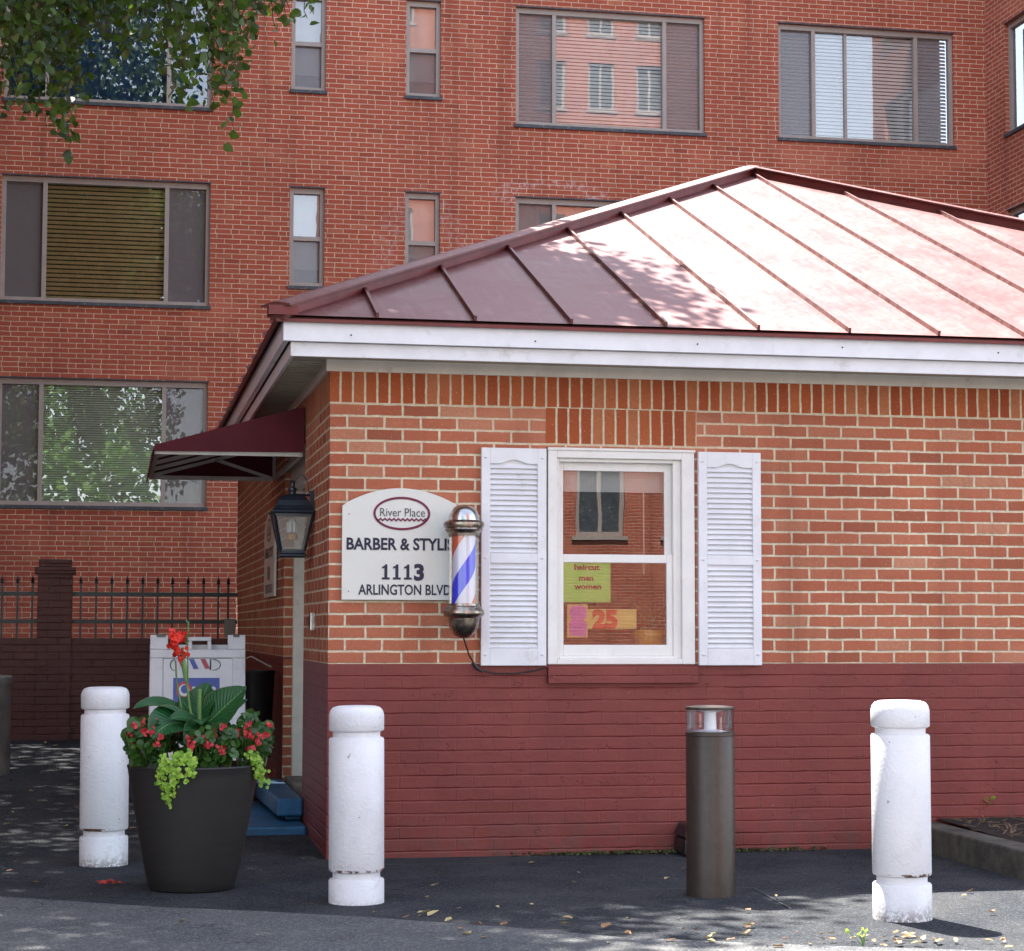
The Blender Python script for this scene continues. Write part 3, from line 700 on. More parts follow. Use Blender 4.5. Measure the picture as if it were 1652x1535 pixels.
for s_ in (-1,1):
    b.quad((lx-rb,LY+s_*rb,zb),(lx+rb,LY+s_*rb,zb),(lx+rt,LY+s_*rt,zt),(lx-rt,LY+s_*rt,zt)); b.quad((lx+s_*rb,LY-rb,zb),(lx+s_*rb,LY+rb,zb),(lx+s_*rt,LY+rt,zt),(lx+s_*rt,LY-rt,zt))
def frost():
    m=bpy.data.materials.new('seeded_lamp_glass'); m.use_nodes=True; t=m.node_tree; t.nodes.clear(); g=G(t)
    o=g.n('ShaderNodeOutputMaterial'); tr=g.n('ShaderNodeBsdfTransparent'); pb=g.n('ShaderNodeBsdfPrincipled'); pb.inputs['Base Color'].default_value=(.5,.48,.43,1); pb.inputs['Roughness'].default_value=.2
    mx=g.n('ShaderNodeMixShader'); g.sock(mx.inputs[0],g.fmix(g.noise(18,4,.6,g.coord()),.15,.5)); t.links.new(tr.outputs[0],mx.inputs[1]); t.links.new(pb.outputs[0],mx.inputs[2]); t.links.new(mx.outputs[0],o.inputs[0]); return m
M['seeded']=frost(); b.build('glass',M['seeded'],la)
b=MB(); 
for i in range(6):
    a=i*math.pi/3; b.tube([(lx+.022*math.cos(a),LY+.022*math.sin(a),1.80),(lx+.025*math.cos(a),LY+.025*math.sin(a),1.85),(lx+.012*math.cos(a),LY+.012*math.sin(a),1.872)],.010,6)
b.build('bulb',plain('white_bulb',(.85,.85,.82),.3),la)
MB().lathe([(0,1.755),(.034,1.757),(.034,1.785),(.026,1.792),(0,1.80)],c,20).build('bulb_holder',plain('amber_holder',(.6,.33,.12),.5),la)
b=MB(); b.box(-.022,-.001,LY-.035,LY+.035,1.885,2.045); b.tube([(-.02,LY,2.02),(lx+.02,LY,2.022)],.007); b.tube([(-.02,LY,2.035)]+[(-.03-.045*(1-math.cos(t*math.pi/8)),LY,2.04+.10*math.sin(t*math.pi/8)) for t in range(0,8)],.004,6)
b.build('bracket',M['navy'],la)

# ------------------------------------------------------------------ awning
aw=empty('door_awning',(0,2.5,2.33),'dark maroon canvas awning with open metal frame over the shop side door','awning')
y0,y1=1.41,3.57; xo=-.915; zt_,zb_=2.602,2.318; zfr=2.318; zv=2.10
b=MB()
T=[(-.012,zt_),(xo,zfr+.03),(xo-.012,zfr),(xo-.006,zfr-.005)]
def skin(pts,yA,yB,t=.006):
    for i in range(len(pts)-1):
        (xa,za),(xb,zb2)=pts[i],pts[i+1]; b.quad((xa,yA,za),(xb,yA,zb2),(xb,yB,zb2),(xa,yB,za)); b.quad((xa,yA,za-t),(xb,yA,zb2-t),(xb,yB,zb2-t),(xa,yB,za-t))
skin(T[:3],y0,y1)
for yy in (y0,y1): 
    b.prism([(-.012,yy,zt_),(xo,yy,zfr+.03),(xo-.012,yy,zfr),(xo,yy,zb_-.008),(-.012,yy,zb_)],(0,.004 if yy==y0 else -.004,0))
b.build('canopy',M['awning'],aw)
b=MB(); n=20
for i in range(n):
    ya=y0+(y1-y0)*i/n; yb=y0+(y1-y0)*(i+1)/n; wob=.006*math.sin(i*1.9)
    b.quad((xo-.013,ya,zfr+.002),(xo-.013+wob,ya,zfr-.055),(xo-.013+.006*math.sin((i+1)*1.9),yb,zfr-.055),(xo-.013,yb,zfr+.002))
b.build('valance',M['awning'],aw)
fm=MB()
for yy in (y0+.03,y1-.03): fm.bar((xo+.01,yy,zb_-.012),(-.03,yy,zb_-.012),.028)
fm.bar((xo+.012,y0+.03,zb_-.012),(xo+.012,y1-.03,zb_-.012),.026); fm.bar((-.03,y0+.03,zb_-.012),(-.03,y1-.03,zb_-.012),.026); fm.bar((-.03,y0+.03,zt_-.05),(-.03,y1-.03,zt_-.05),.026)
fm.build('frame',M['alu'],aw)
for k in range(1,4):
    yy=y0+(y1-y0)*k/4; MB().bar((xo+.02,yy,zfr+.005),(-.03,yy,zt_-.05),.024).build('rafter',M['alu'],aw)
for yy in (y0+.03,y1-.03):
    for p_,q_ in (((xo+.02,yy,zfr+.0),(-.03,yy,zt_-.05)),((-.03,yy,zb_-.012),(-.45,yy,2.44)),((-.03,yy,zb_),(-.03,yy,zt_-.06))): MB().bar(p_,q_,.023).build('brace',M['alu'],aw)

# ------------------------------------------------------------------ bollards
def bollard():
    root=empty('bollard',(0,0,0),'','bollard',group='white grooved concrete bollards')
    r=.126; q=.108
    prof=[(0,-.1),(r,-.1),(r,.160),(r-.004,.166),(q,.170),(q,.196),(r-.003,.203),(r,.208),(r,.795),(r-.004,.801),(q,.806),(q,.828),(r-.003,.834),(r,.838),(r,.905),(r-.006,.925),(r-.018,.939),(r-.04,.9455),(r-.08,.9475),(0,.948)]
    MB().lathe(prof,(0,0,0),56).build('shaft',M['bollard'],root,sharp=50)
    return root
bl=bollard()
for i,(px,yb,dz,lab,rz) in enumerate(((167,1399,-.018,'grimy white concrete bollard left of the planter of red flowers',0),
                            (575,1461,-.060,'white concrete bollard right of the planter, in front of the shop corner',2.0),
                            (1456,1488,-.014,'partly sunlit white concrete bollard near the raised kerb',4.1))):
    o=bl if i==0 else copy_tree(bl)
    g_=at(px,yb,2,0); d=Vector((g_.x-CAM.x,g_.y-CAM.y,0)).normalized()*.11
    o.location=(g_.x+d.x,g_.y+d.y,dz); o.rotation_euler=(0,math.radians(-.4 if i<2 else 0),rz*0); o['label']=lab
    if i: 
        for ch in o.children: ch.rotation_euler=(0,0,rz)
# lamp bollard
g_=at(1147,1449,2,0); d=Vector((g_.x-CAM.x,g_.y-CAM.y,0)).normalized()*.1
lb=empty('lamp_bollard',(g_.x+d.x,g_.y+d.y,0),'bronze cylindrical path light with a clear lens, between two white bollards','bollard light')
c=(lb.location.x,lb.location.y,-.03)
MB().lathe([(0,-.05),(.114,-.05),(.114,.765),(.112,.770),(.116,.772),(.116,.787),(.108,.790),(0,.790)],c,48).build('post',M['bronze'],lb)
MB().lathe([(.112,.790),(.112,.893)],c,48).build('lens',M['clear'],lb)
MB().lathe([(0,.892),(.114,.892),(.116,.898),(.114,.905),(.08,.910),(0,.912)],c,48).build('lamp_cap',M['bronze'],lb)
MB().lathe([(0,.790),(.085,.790),(.03,.80),(.028,.88),(.085,.892)],c,32).build('reflector',M['white'],lb)

# ------------------------------------------------------------------ bait box by the wall
bb_=empty('bait_box',(2.04,-.13,0),'black plastic box on the ground at the wall behind the bronze path light','plastic box')
b=MB(); b.prism([(1.925,-.25,.0),(2.22,-.25,.0),(2.22,-.02,.0),(1.925,-.02,.0)],(0,0,.10)); b.build('body',M['black'],bb_,bevel=.02)
b=MB(); b.add([(1.925,-.25,.105),(2.22,-.25,.105),(2.22,-.02,.105),(1.925,-.02,.105),(1.955,-.19,.17),(2.18,-.19,.17),(2.18,-.02,.17),(1.955,-.02,.17)],[(0,1,5,4),(1,2,6,5),(2,3,7,6),(3,0,4,7),(4,5,6,7),(3,2,1,0)]); b.build('lid',M['black'],bb_,bevel=.01)

# ------------------------------------------------------------------ kerbed bed at the right
kb=MB(); pts=[(3.335,-.002),(3.32,-.4),(3.31,-1.5),(3.45,-1.95),(3.8,-2.05),(9.5,-2.05),(9.5,-1.9),(3.85,-1.9),(3.58,-1.82),(3.475,-1.45),(3.485,-.4),(3.50,-.002)]
n=len(pts); kb.prism([(x,y,-.02) for x,y in pts],(0,0,.165))
tag(kb.build('kerb',M['kerb'],bevel=.012),'dark weathered concrete kerb edging the planting bed by the shop wall','kerb')
b=MB(); b.quad((3.49,-1.85,.115),(9.5,-1.9,.115),(9.5,-.003,.165),(3.49,-.003,.165)); tag(b.build('soil',M['soil']),kind='structure')
# mulch twigs and dead leaves over the soil: uncountable
b=MB()
for i in range(900):
    x=3.52+abs(random.gauss(0,1.2)); y=random.uniform(-1.8,-.02); z=.12+.03*(y+1.85)/1.85+random.uniform(0,.025); a=random.uniform(0,math.pi); l=random.uniform(.02,.09)
    b.bar((x,y,z),(x+l*math.cos(a),y+l*math.sin(a)*.6,z+random.uniform(-.01,.02)),random.uniform(.003,.012),.003)
tag(b.build('bark_mulch',plain('bark_mulch',(.14,.085,.05),.9,var=.5,nscale=15)),'brown bark mulch and twigs on the bed','mulch',kind='stuff')

# ------------------------------------------------------------------ leaves helpers
def disc_leaf(b,c,nrm,r,n=7,asp=1.0,twist=None,fold=.2):
    nrm=Vector(nrm).normalized(); u=nrm.orthogonal().normalized(); a=random.uniform(0,6.28) if twist is None else twist
    u=(u*math.cos(a)+nrm.cross(u)*math.sin(a)); v=nrm.cross(u); c=Vector(c)
    vs=[c]+[c+(u*math.cos(2*math.pi*k/n)*asp+v*math.sin(2*math.pi*k/n))*r+nrm*fold*r*abs(math.sin(2*math.pi*k/n)) for k in range(n)]
    b.add(vs,[(0,1+k,1+(k+1)%n) for k in range(n)])
def rdir(up=.0): 
    v=Vector((random.gauss(0,1),random.gauss(0,1),random.gauss(0,1))); v.normalize(); v.z+=up; return v.normalized()
def blade(b,base,mid,tip,width,nrm,n=12,wav=.0,shape=.9):
    "broad leaf along a quadratic curve, folded at the midrib"
    P0,P1,P2=Vector(base),Vector(mid),Vector(tip); nrm=Vector(nrm).normalized(); vs=[]; fs=[]; uvs=[]
    for i in range(n+1):
        t=i/n; p=P0*(1-t)**2+P1*2*t*(1-t)+P2*t*t; d=(P1-P0)*(1-t)+(P2-P1)*t; d.normalize(); s_=d.cross(nrm).normalized(); nn=s_.cross(d)
        w_=width*(math.sin(math.pi*min(1,t**shape))**.75)*.5 if t<1 else 0
        if t==0: w_=width*.06
        wv=wav*math.sin(t*14)
        vs += [p-s_*w_+nn*(w_*.30+wv*w_),p-s_*w_*.5+nn*w_*.08,p,p+s_*w_*.5+nn*w_*.08,p+s_*w_+nn*(w_*.30-wv*w_)]
    for i in range(n):
        for k in range(4): fs.append((i*5+k,i*5+k+1,i*5+k+6,i*5+k+5)); uvs.append(tuple(((kk)/4,(ii)/n) for kk,ii in ((k,i),(k+1,i),(k+1,i+1),(k,i+1))))
    b.add(vs,fs,True,uvs)
def canna_mat():
    m,t,b,o=newmat('canna_leaf'); g=G(t); uv=g.coord('UV'); sp=g.n('ShaderNodeSeparateXYZ'); t.links.new(uv,sp.inputs[0])
    ax=g.m('ABSOLUTE',g.m('SUBTRACT',sp.outputs[0],.5))
    ve=g.m('SINE',g.m('MULTIPLY',g.m('ADD',sp.outputs[1],g.m('MULTIPLY',ax,-.5)),95.0))
    c=g.mix(g.step(ve,-.2,1.0),(.012,.085,.022),(.016,.098,.026)); c=g.mix(g.step(ax,.03,.012),c,(.09,.22,.06))
    c=g.mix(g.step(ax,.47,.50),c,(.16,.13,.06))
    t.links.new(c,b.inputs['Base Color']); b.inputs['Roughness'].default_value=.36
    t.links.new(g.bump(ve,.0006),b.inputs['Normal'])
    tl=g.n('ShaderNodeBsdfTranslucent'); t.links.new(c,tl.inputs[0]); mx=g.n('ShaderNodeMixShader'); mx.inputs[0].default_value=.25
    t.links.new(b.outputs[0],mx.inputs[1]); t.links.new(tl.outputs[0],mx.inputs[2]); t.links.new(mx.outputs[0],o.inputs[0]); return m
M['canna']=canna_mat()
M['stem']=plain('green_stem',(.10,.20,.05),.5,var=.2)
M['redpetal']=leafmat('red_petal',(.62,.018,.015),(.85,.06,.03),.3)
M['begred']=leafmat('begonia_petal',(.38,.010,.020),(.70,.05,.06),.25)
M['begleaf']=leafmat('begonia_leaf',(.014,.055,.010),(.055,.14,.022),.25,.35)
M['jenny']=leafmat('lime_leaf',(.12,.30,.02),(.42,.62,.08),.3)
M['fallen']=leafmat('fallen_leaf',(.30,.19,.07),(.55,.44,.22),.1,.7)
# ------------------------------------------------------------------ planter
PCX,PCY=-.755,-1.10
pot=empty('planter_pot',(PCX,PCY,0),'large tapered charcoal planter pot overflowing with red flowers','planter')
prof=[(0,.0),(.185,.0),(.198,.006),(.205,.02)]+[(.205+.106*(t/12)**.85,.02+.555*t/12) for t in range(1,13)]+[(.315,.583),(.312,.590),(.300,.590),(.294,.575),(.285,.54),(.0,.54)]
MB().lathe(prof,(PCX,PCY,0),64).build('pot_body',M['pot'],pot)
MB().lathe([(0,.552),(.15,.560),(.277,.548)],(PCX,PCY,0),32).build('potting_soil',M['soil'],pot)
# canna
cn=empty('canna_lily',(PCX+.02,PCY,.55),'canna lily with broad green leaves and a red flower spike in the planter','plant')
def L(base,mid,tip,wpx,nrm,Yb=PCY,Ym=PCY,Yt=PCY,**k):
    b=MB(); s_=335.0
    blade(b,pp(*base,Yb),pp(*mid,Ym),pp(*tip,Yt),wpx*1.32/s_,nrm,**k); b.build('leaf',M['canna'],cn)
V=(.15,-.75,.65)
L((318,1178),(270,1118),(214,1144),30,(0,-.45,.9),PCY,PCY-.05,PCY-.12)
L((330,1172),(352,1150),(398,1108),50,(-.45,-.8,.35),PCY,PCY-.08,PCY-.10)
L((321,1166),(322,1128),(338,1102),38,(-.5,-.85,.1),PCY,PCY,PCY+.02,wav=.1)
L((320,1170),(352,1158),(400,1128),26,(.3,-.5,.8),PCY+.05,PCY+.05,PCY+.05)
L((315,1175),(270,1152),(246,1193),52,(-.1,-.75,.6),PCY-.02,PCY-.15,PCY-.22)
L((318,1160),(300,1140),(290,1124),26,(.5,-.8,.2),PCY,PCY+.0,PCY+.03)
L((320,1172),(300,1150),(272,1160),18,(0,-.8,.6),PCY-.02,PCY-.12,PCY-.16)
L((322,1178),(312,1170),(302,1208),28,(.2,-.9,.35),PCY-.03,PCY-.2,PCY-.22)
L((322,1176),(322,1150),(325,1170),24,(0,-.9,.3),PCY-.05,PCY-.16,PCY-.20)
L((330,1178),(350,1165),(372,1186),30,(.1,-.6,.7),PCY-.02,PCY-.1,PCY-.18)
L((318,1176),(290,1170),(264,1178),34,(-.1,-.5,.8),PCY+.04,PCY+.02,PCY+.0)
b=MB()
for pts,r in (([(316,1190),(306,1140),(301,1100),(296,1062),(294,1045)],.006),([(314,1190),(292,1140),(285,1100),(283,1065)],.0045),([(322,1185),(322,1140),(322,1112)],.011),([(303,1100),(303,1060),(302,1030),(304,1003)],.0035)):
    b.tube([pp(x,y,PCY-.01) for x,y in pts],r,7)
b.tube([pp(299,1100,PCY-.02),pp(298,1080,PCY-.02),pp(295,1062,PCY-.02)],[.006,.013,.009],8)
for i in range(10): 
    p=pp(303+random.uniform(-4,4),1040-i*4,PCY-.01); b.tube([p,p+Vector((random.uniform(-.012,.012),0,.012))],.0035,5)
b.build('stems',M['stem'],cn)
b=MB()
random.seed(3)
for (x,y,r) in ((284,1026,.034),(290,1036,.038),(280,1040,.028),(292,1048,.03),(286,1055,.026),(296,1062,.022),(293,1024,.026),(288,1046,.032),(298,1052,.02),(281,1030,.026)):
    for j in range(4):
        p=pp(x+random.uniform(-3,3),y+random.uniform(-3,3),PCY-.02+random.uniform(-.03,.03)); q_=p+rdir(.2)*r*1.2
        blade(b,p,(p+q_)/2+rdir()*.01,q_,r*1.3,rdir(),n=6,wav=.3)
b.build('flower',M['redpetal'],cn)
# begonias
def begonia(x0,x1,y0_,y1_,Y,lab,nl,nf_):
    ctr=pp((x0+x1)/2,y1_,Y); root=empty('begonia',tuple(ctr),lab,'flowering plant',group='red begonias in the planter')
    bl_,bf,bs=MB(),MB(),MB(); rx=(x1-x0)/2; ry=(y1_-y0_)
    for i in range(nl):
        a=random.uniform(0,6.28); rr=random.random()**.5
        px=(x0+x1)/2+rx*rr*math.cos(a); py=y1_-ry*.5+ry*.52*rr*math.sin(a); yy=Y+random.uniform(-.10,.07)
        disc_leaf(bl_,pp(px,py,yy),(random.gauss(0,.5),-random.uniform(.2,1),random.uniform(.2,1)),random.uniform(.014,.030),8,random.uniform(.8,1))
    for i in range(nl//5):
        px=random.uniform(x0+rx*.3,x1-rx*.3); bs.tube([pp(px,y1_+8,Y),pp(px+random.uniform(-15,15),y0_+ry*.4,Y+random.uniform(-.08,.04))],.003,5)
    for i in range(nf_):
        a=random.uniform(0,6.28); rr=random.random()**.6
        px=(x0+x1)/2+rx*.92*rr*math.cos(a); py=y0_+ry*.38-ry*.38*rr*math.sin(a)*1.0; cc=pp(px,py,Y-.09+random.uniform(-.05,.05))
        for j in range(random.randint(4,8)):
            disc_leaf(bf,cc+rdir()*random.uniform(.004,.020),(random.gauss(0,.5),-1,random.uniform(-.3,.8)),random.uniform(.006,.012),6)
    bl_.build('foliage',M['begleaf'],root); bf.build('flowers',M['begred'],root); bs.build('stems',M['stem'],root)
random.seed(11)
begonia(200,272,1158,1232,PCY-.10,'begonia with small red flowers spilling over the left rim of the planter',150,13)
begonia(300,385,1170,1235,PCY-.14,'begonia with small red flowers at the front middle of the planter',190,15)
begonia(372,440,1152,1228,PCY-.04,'begonia with small red flowers over the right rim, nearest the doorway',150,13)
begonia(228,400,1168,1215,PCY+.10,'begonia at the back of the planter below the white folding sign',170,12)
# creeping jenny
def jenny(strands,lab):
    p0=strands[0][0]; root=tag(None or bpy.data.objects.new('creeping_vine',None),lab,'trailing plant',group='lime green trailing vines'); C.objects.link(root); root.location=pp(p0[0],p0[1],PCY-.29)
    b=MB(); s_=MB()
    for st in strands:
        pts=[]
        for x,y in st:
            rr=.313-.1*max(0,(y-1237))/200
            base=pp(x,y,PCY-.29); dx=max(-.29,min(.29,base.x-PCX)); Yv=PCY-math.sqrt(max(.003,(rr+.012)**2-dx*dx)); pts.append(pp(x,y,Yv if y>1228 else Yv+.02))
        s_.tube(pts,.002,5)
        for i in range(len(pts)-1):
            for k in range(11):
                t=random.random(); p=pts[i].lerp(pts[i+1],t)+Vector((random.gauss(0,.012),-abs(random.gauss(0,.008)),random.gauss(0,.010)))
                disc_leaf(b,p,(random.gauss(0,.5),-1,random.uniform(0,.9)),random.uniform(.006,.0125),7,1,None,random.uniform(-.3,.5))
    b.build('foliage',M['jenny'],root); s_.build('stems',M['stem'],root)
jenny([[(288,1218),(276,1228),(266,1245),(262,1262),(268,1280),(272,1298)],[(300,1215),(285,1230),(280,1250),(284,1268)],[(292,1220),(276,1236),(274,1258),(276,1275),(274,1290)],[(310,1212),(300,1222),(290,1235),(284,1255)],[(282,1222),(268,1238),(258,1252),(256,1262)],[(264,1218),(262,1232),(258,1248)]],
      'lime green vine trailing longest down the left front of the planter')
jenny([[(318,1222),(310,1232),(306,1245),(304,1255)],[(312,1222),(306,1238),(308,1252)]],'short lime green sprig hanging at the front middle of the planter')
jenny([[(398,1215),(410,1225),(414,1240),(420,1254),(428,1264)],[(405,1220),(418,1236),(422,1250),(424,1266)],[(416,1216),(412,1228),(418,1244),(416,1256)]],'lime green vine trailing down the right side of the planter')

# ------------------------------------------------------------------ folding A-frame sign
af=empty('folding_sign',(-.6,2.6,.07),'white plastic folding sidewalk sign with barber graphic behind the planter','folding sign')
AY=2.5; ax0,ax1=-.905,-.287; zt2=1.195; zb3=.075
def atilt(z): return AY-(.22)*(zt2-z)/(zt2-zb3)
b=MB(); R_=lambda u0,u1,z0,z1,dy=0,t=.03: b.prism([(u0,atilt(z0)+dy,z0),(u1,atilt(z0)+dy,z0),(u1,atilt(z1)+dy,z1),(u0,atilt(z1)+dy,z1)],(0,t,0))
R_(ax0,ax0+.115,1.10,zt2); R_(ax1-.115,ax1,1.10,zt2); R_(ax0,ax1,1.045,1.0995); 
R_(ax0,ax0+.085,zb3,1.0445); R_(ax1-.085,ax1,zb3,1.0445); R_(ax0+.0855,ax1-.0855,zb3+.08,.30)
cxa=(ax0+ax1)/2+.012
R_(cxa-.075,cxa-.05,1.10,1.155); R_(cxa+.05,cxa+.075,1.10,1.155); R_(cxa-.075,cxa+.075,1.1555,1.182)
b.build('frame',M['white'],af,bevel=.006)
b=MB(); R_(ax0+.086,ax1-.086,.3005,1.040,.012,.008); b.build('face_panel',M['white'],af)
b=MB(); b.prism([(ax0,AY+.06,1.13),(ax1,AY+.06,1.13),(ax1,AY+.36,zb3),(ax0,AY+.36,zb3)],(0,.025,0)); b.build('rear_panel',M['white'],af)
def face(fn,name,mat):
    b=MB(); fn(b); return b.build(name,mat,af)
def fq(b,u0,z0,u1,z1,sk=0,dy=.006): b.quad((u0,atilt(z0)+dy,z0),(u1,atilt(z0)+dy,z0),(u1+sk,atilt(z1)+dy,z1),(u0+sk,atilt(z1)+dy,z1))
M['posterblue']=plain('poster_blue',(.06,.09,.40),.4); M['posterred']=plain('poster_red',(.50,.05,.08),.4); M['posterwhite']=plain('poster_white',(.75,.74,.78),.4)
face(lambda b:[fq(b,-.70+i*.075,.975,-.668+i*.075,1.038,-.03) for i in (0,2)],'red_stripes',M['posterred'])
face(lambda b:[fq(b,-.625,.975,-.593,1.038,-.03)],'blue_stripes',M['posterblue'])
def loops(b):
    b.tube([(-.515,atilt(1.03)+.004,1.036),(-.515,atilt(.97)+.004,.968)],.004,6)
    b.tube([(-.50+.05*math.cos(a),atilt(1.0)+.004,1.0+.036*math.sin(a)) for a in [math.pi/2-i*math.pi/10 for i in range(11)]],.0025,6)
    b.tube([(-.745-.03*math.cos(a),atilt(1.0)+.004,1.0+.036*math.sin(a)) for a in [math.pi/2-i*math.pi/10 for i in range(11)]],.0025,6)
face(loops,'pole_outline',M['black'])
face(lambda b:fq(b,-.755,.62,-.455,.915,dy=.008),'blue_poster',M['posterblue'])
b=text_mesh('Open',.085,0,0,0,.03,.9)
tr_=lambda u,z,d:(-.60+u,atilt(.80+z)+.006-d,.80+z)
bb=MB(); bb.add([tr_(v[0],v[2]-.0,0) for v in b.v],b.f); bb.build('lettering',M['posterwhite'],af)
b=MB(); 
for rr,mm,dd in ((.052,'posterred',.002),):
    n=28
    vs=[]
    for i in range(n):
        a=2*math.pi*i/n
        for k in (0,1): vs.append(tr_(-.085+(rr-k*.018)*math.cos(a),.035+(rr*1.1-k*.018)*math.sin(a),dd))
    b.add(vs,[(2*i,2*((i+1)%n),2*((i+1)%n)+1,2*i+1) for i in range(n)])
b.build('red_ring',M['posterred'],af)
b=MB(); b.box(ax1-.08,ax1-.04,AY-.012,AY+.06,1.182,1.20); b.box(ax0+.04,ax0+.10,AY-.012,AY+.06,1.182,1.20); b.build('hinge',M['gray_concrete'],af)

# black bin beside the folding sign
bn=empty('rubbish_bin',(-.13,2.95,.33),'black bin with a thin wire handle between the folding sign and the doorway','bin')
b=MB(); b.lathe([(0,.34),(.10,.34),(.125,.92),(.132,.93),(.132,.945),(.12,.945),(.11,.92),(.09,.38),(0,.38)],(-.15,3.35,0),28); b.build('bin_body',M['black'],bn)
b=MB(); b.tube([(-.27,3.3,.94),(-.26,3.25,1.02),(-.20,3.2,1.045),(-.10,3.2,.99),(-.06,3.2,.97)],.005,6); b.build('handle',M['alu'],bn)

# ------------------------------------------------------------------ boundary wall, pier, iron railing
YF=8.2
b=MB(); b.box(-14,-.003,YF-.11,YF+.11,-.1,1.148); tag(b.build('boundary_wall',M['fence_brick']),'low dark maroon painted brick wall under the iron railing','low wall')
pr=empty('brick_pier',(-1.68,YF,.2),'dark maroon brick pier with a capped top standing in the low wall','pier')
MB().box(-1.832,-1.522,YF-.155,YF+.155,.0,1.735).build('pier_shaft',M['fence_brick'],pr)
b=MB(); b.box(-1.86,-1.495,YF-.18,YF+.18,1.735,1.80); b.box(-1.825,-1.53,YF-.15,YF+.15,1.80,1.872); b.build('cap',M['fence_brick'],pr,bevel=.006)
def railing(xs,xa,xb,lab):
    root=empty('iron_railing',((xa+xb)/2,YF,1.15),lab,'railing',group='black iron railings on the low wall')
    for z in (1.555,1.30): MB().box(xa,xb,YF-.018,YF+.018,z-.018,z+.018).build('rail',M['black'],root)
    for x in xs:
        b=MB(); b.box(x-.0095,x+.0095,YF-.0095,YF+.0095,1.10,1.655); b.lathe([(.010,1.650),(.020,1.662),(.011,1.674),(.017,1.686),(.0,1.725)],(x,YF,0),8); b.build('picket',M['black'],root)
railing([pp(px,980,YF).x for px in (130,155,180,205,230,254,278,303,328,352,368)],-1.52,-.004,'black iron spear railing between the brick pier and the shop')
railing([pp(px,980,YF).x for px in (52,28,3,-21,-46,-70,-95,-120,-145,-170)],-3.3,-1.835,'black iron spear railing left of the brick pier')
b=MB(); b.box(-.13,-.03,YF-.16,YF-.115,1.16,1.33); tag(b.build('utility_box',M['gray_concrete'],bevel=.008),'small grey box on the low wall at the shop corner','utility box')
# ash urn / concrete bin at the left edge
an=empty('concrete_bin',(-2.25,5.0,.13),'round grey concrete bin at the left edge by the low wall','bin')
MB().lathe([(0,.05),(.335,.05),(.345,.10),(.345,.80),(.352,.81),(.352,.865),(.340,.876),(.29,.876),(.28,.84),(0,.82)],(-2.245,5.0,0),56).build('drum',M['gray_concrete'],an)
MB().lathe([(0,.842),(.27,.842),(.27,.835)],(-2.245,5.0,0),40).build('sand_tray',M['slate'],an)

# ------------------------------------------------------------------ apartment building
YA=15.513; XR=10.94
apt=empty('apartment_building',(4,YA,0),'large red brick apartment block with grey-framed windows behind the shop','apartment building')
FH=2.638; ZA=7.082; SA=5.449
def X(px,py=300): return pp(px,py,YA).x
BIG=[(X(3),X(340)),(X(832,150),X(1137,150)),(X(1256,150),X(1539,150))]
NAR=[(X(468),X(524)),(X(654),X(710))]
NT,NB=7.082,5.76   # narrow windows
holes=[]; wins=[]
for r in range(-1,3):
    for i,(a,c) in enumerate(BIG): holes.append((a,c,SA+r*FH,ZA+r*FH)); wins.append(('big',i,r,a,c,SA+r*FH,ZA+r*FH))
    for i,(a,c) in enumerate(NAR):
        if r<0: continue
        holes.append((a,c,NB+r*FH,NT+r*FH)); wins.append(('narrow',i,r,a,c,NB+r*FH,NT+r*FH))
ZTOP=15.5
b=MB(); wall(b,1,YA,.16,-12,XR,0,ZTOP,holes)
b.quad((-12,YA,0),(-12,YA+10,0),(-12,YA+10,ZTOP),(-12,YA,ZTOP)); b.quad((-12,YA,ZTOP),(XR,YA,ZTOP),(XR,YA+10,ZTOP),(-12,YA+10,ZTOP)); b.quad((XR,YA+10,0),(-12,YA+10,0),(-12,YA+10,ZTOP),(XR,YA+10,ZTOP))
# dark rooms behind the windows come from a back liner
WH=[(11.9,14.86,5.485+r*FH,7.05+r*FH) for r in range(-1,3)]
YW=11.4
wall(b,0,XR,.16,YW,YA,0,ZTOP,WH)
b.quad((XR,YW,0),(XR+9,YW,0),(XR+9,YW,ZTOP),(XR,YW,ZTOP)); b.quad((XR,YW,ZTOP),(XR+9,YW,ZTOP),(XR+9,YA+10,ZTOP),(XR,YA+10,ZTOP)); b.quad((XR+9,YW,0),(XR+9,YA+10,0),(XR+9,YA+10,ZTOP),(XR+9,YW,ZTOP))
XL=-7.5  # unseen left wing, added to block sky light and darken the shop's side wall
b.quad((XL,-6,0),(XL,YA,0),(XL,YA,ZTOP),(XL,-6,ZTOP)); b.quad((XL-6,-6,0),(XL,-6,0),(XL,-6,ZTOP),(XL-6,-6,ZTOP)); b.quad((XL-6,-6,ZTOP),(XL,-6,ZTOP),(XL,YA,ZTOP),(XL-6,YA,ZTOP)); b.quad((XL-6,YA,0),(XL-6,-6,0),(XL-6,-6,ZTOP),(XL-6,YA,ZTOP))
b.build('wall',M['apt'],apt)
b=MB(); b.quad((-12,YA+1.6,0),(XR,YA+1.6,0),(XR,YA+1.6,ZTOP),(-12,YA+1.6,ZTOP)); b.quad((XR+1.6,YW+.1,0),(XR+1.6,YA,0),(XR+1.6,YA,ZTOP),(XR+1.6,YW+.1,ZTOP)); b.build('dark_liner',M['dark'],apt)
def slats(b,a,c,z0,z1,y,p=.03,tilt=.8,PL=None):
    z=z0
    while z<z1-.005:
        PLf=PL or (lambda u,d,z:(u,y+d,z))
        dz=p*tilt
        b.add([PLf(a,-.012,z),PLf(c,-.012,z),PLf(c,.012,z+dz),PLf(a,.012,z+dz)],[(0,1,2,3)]); z+=p
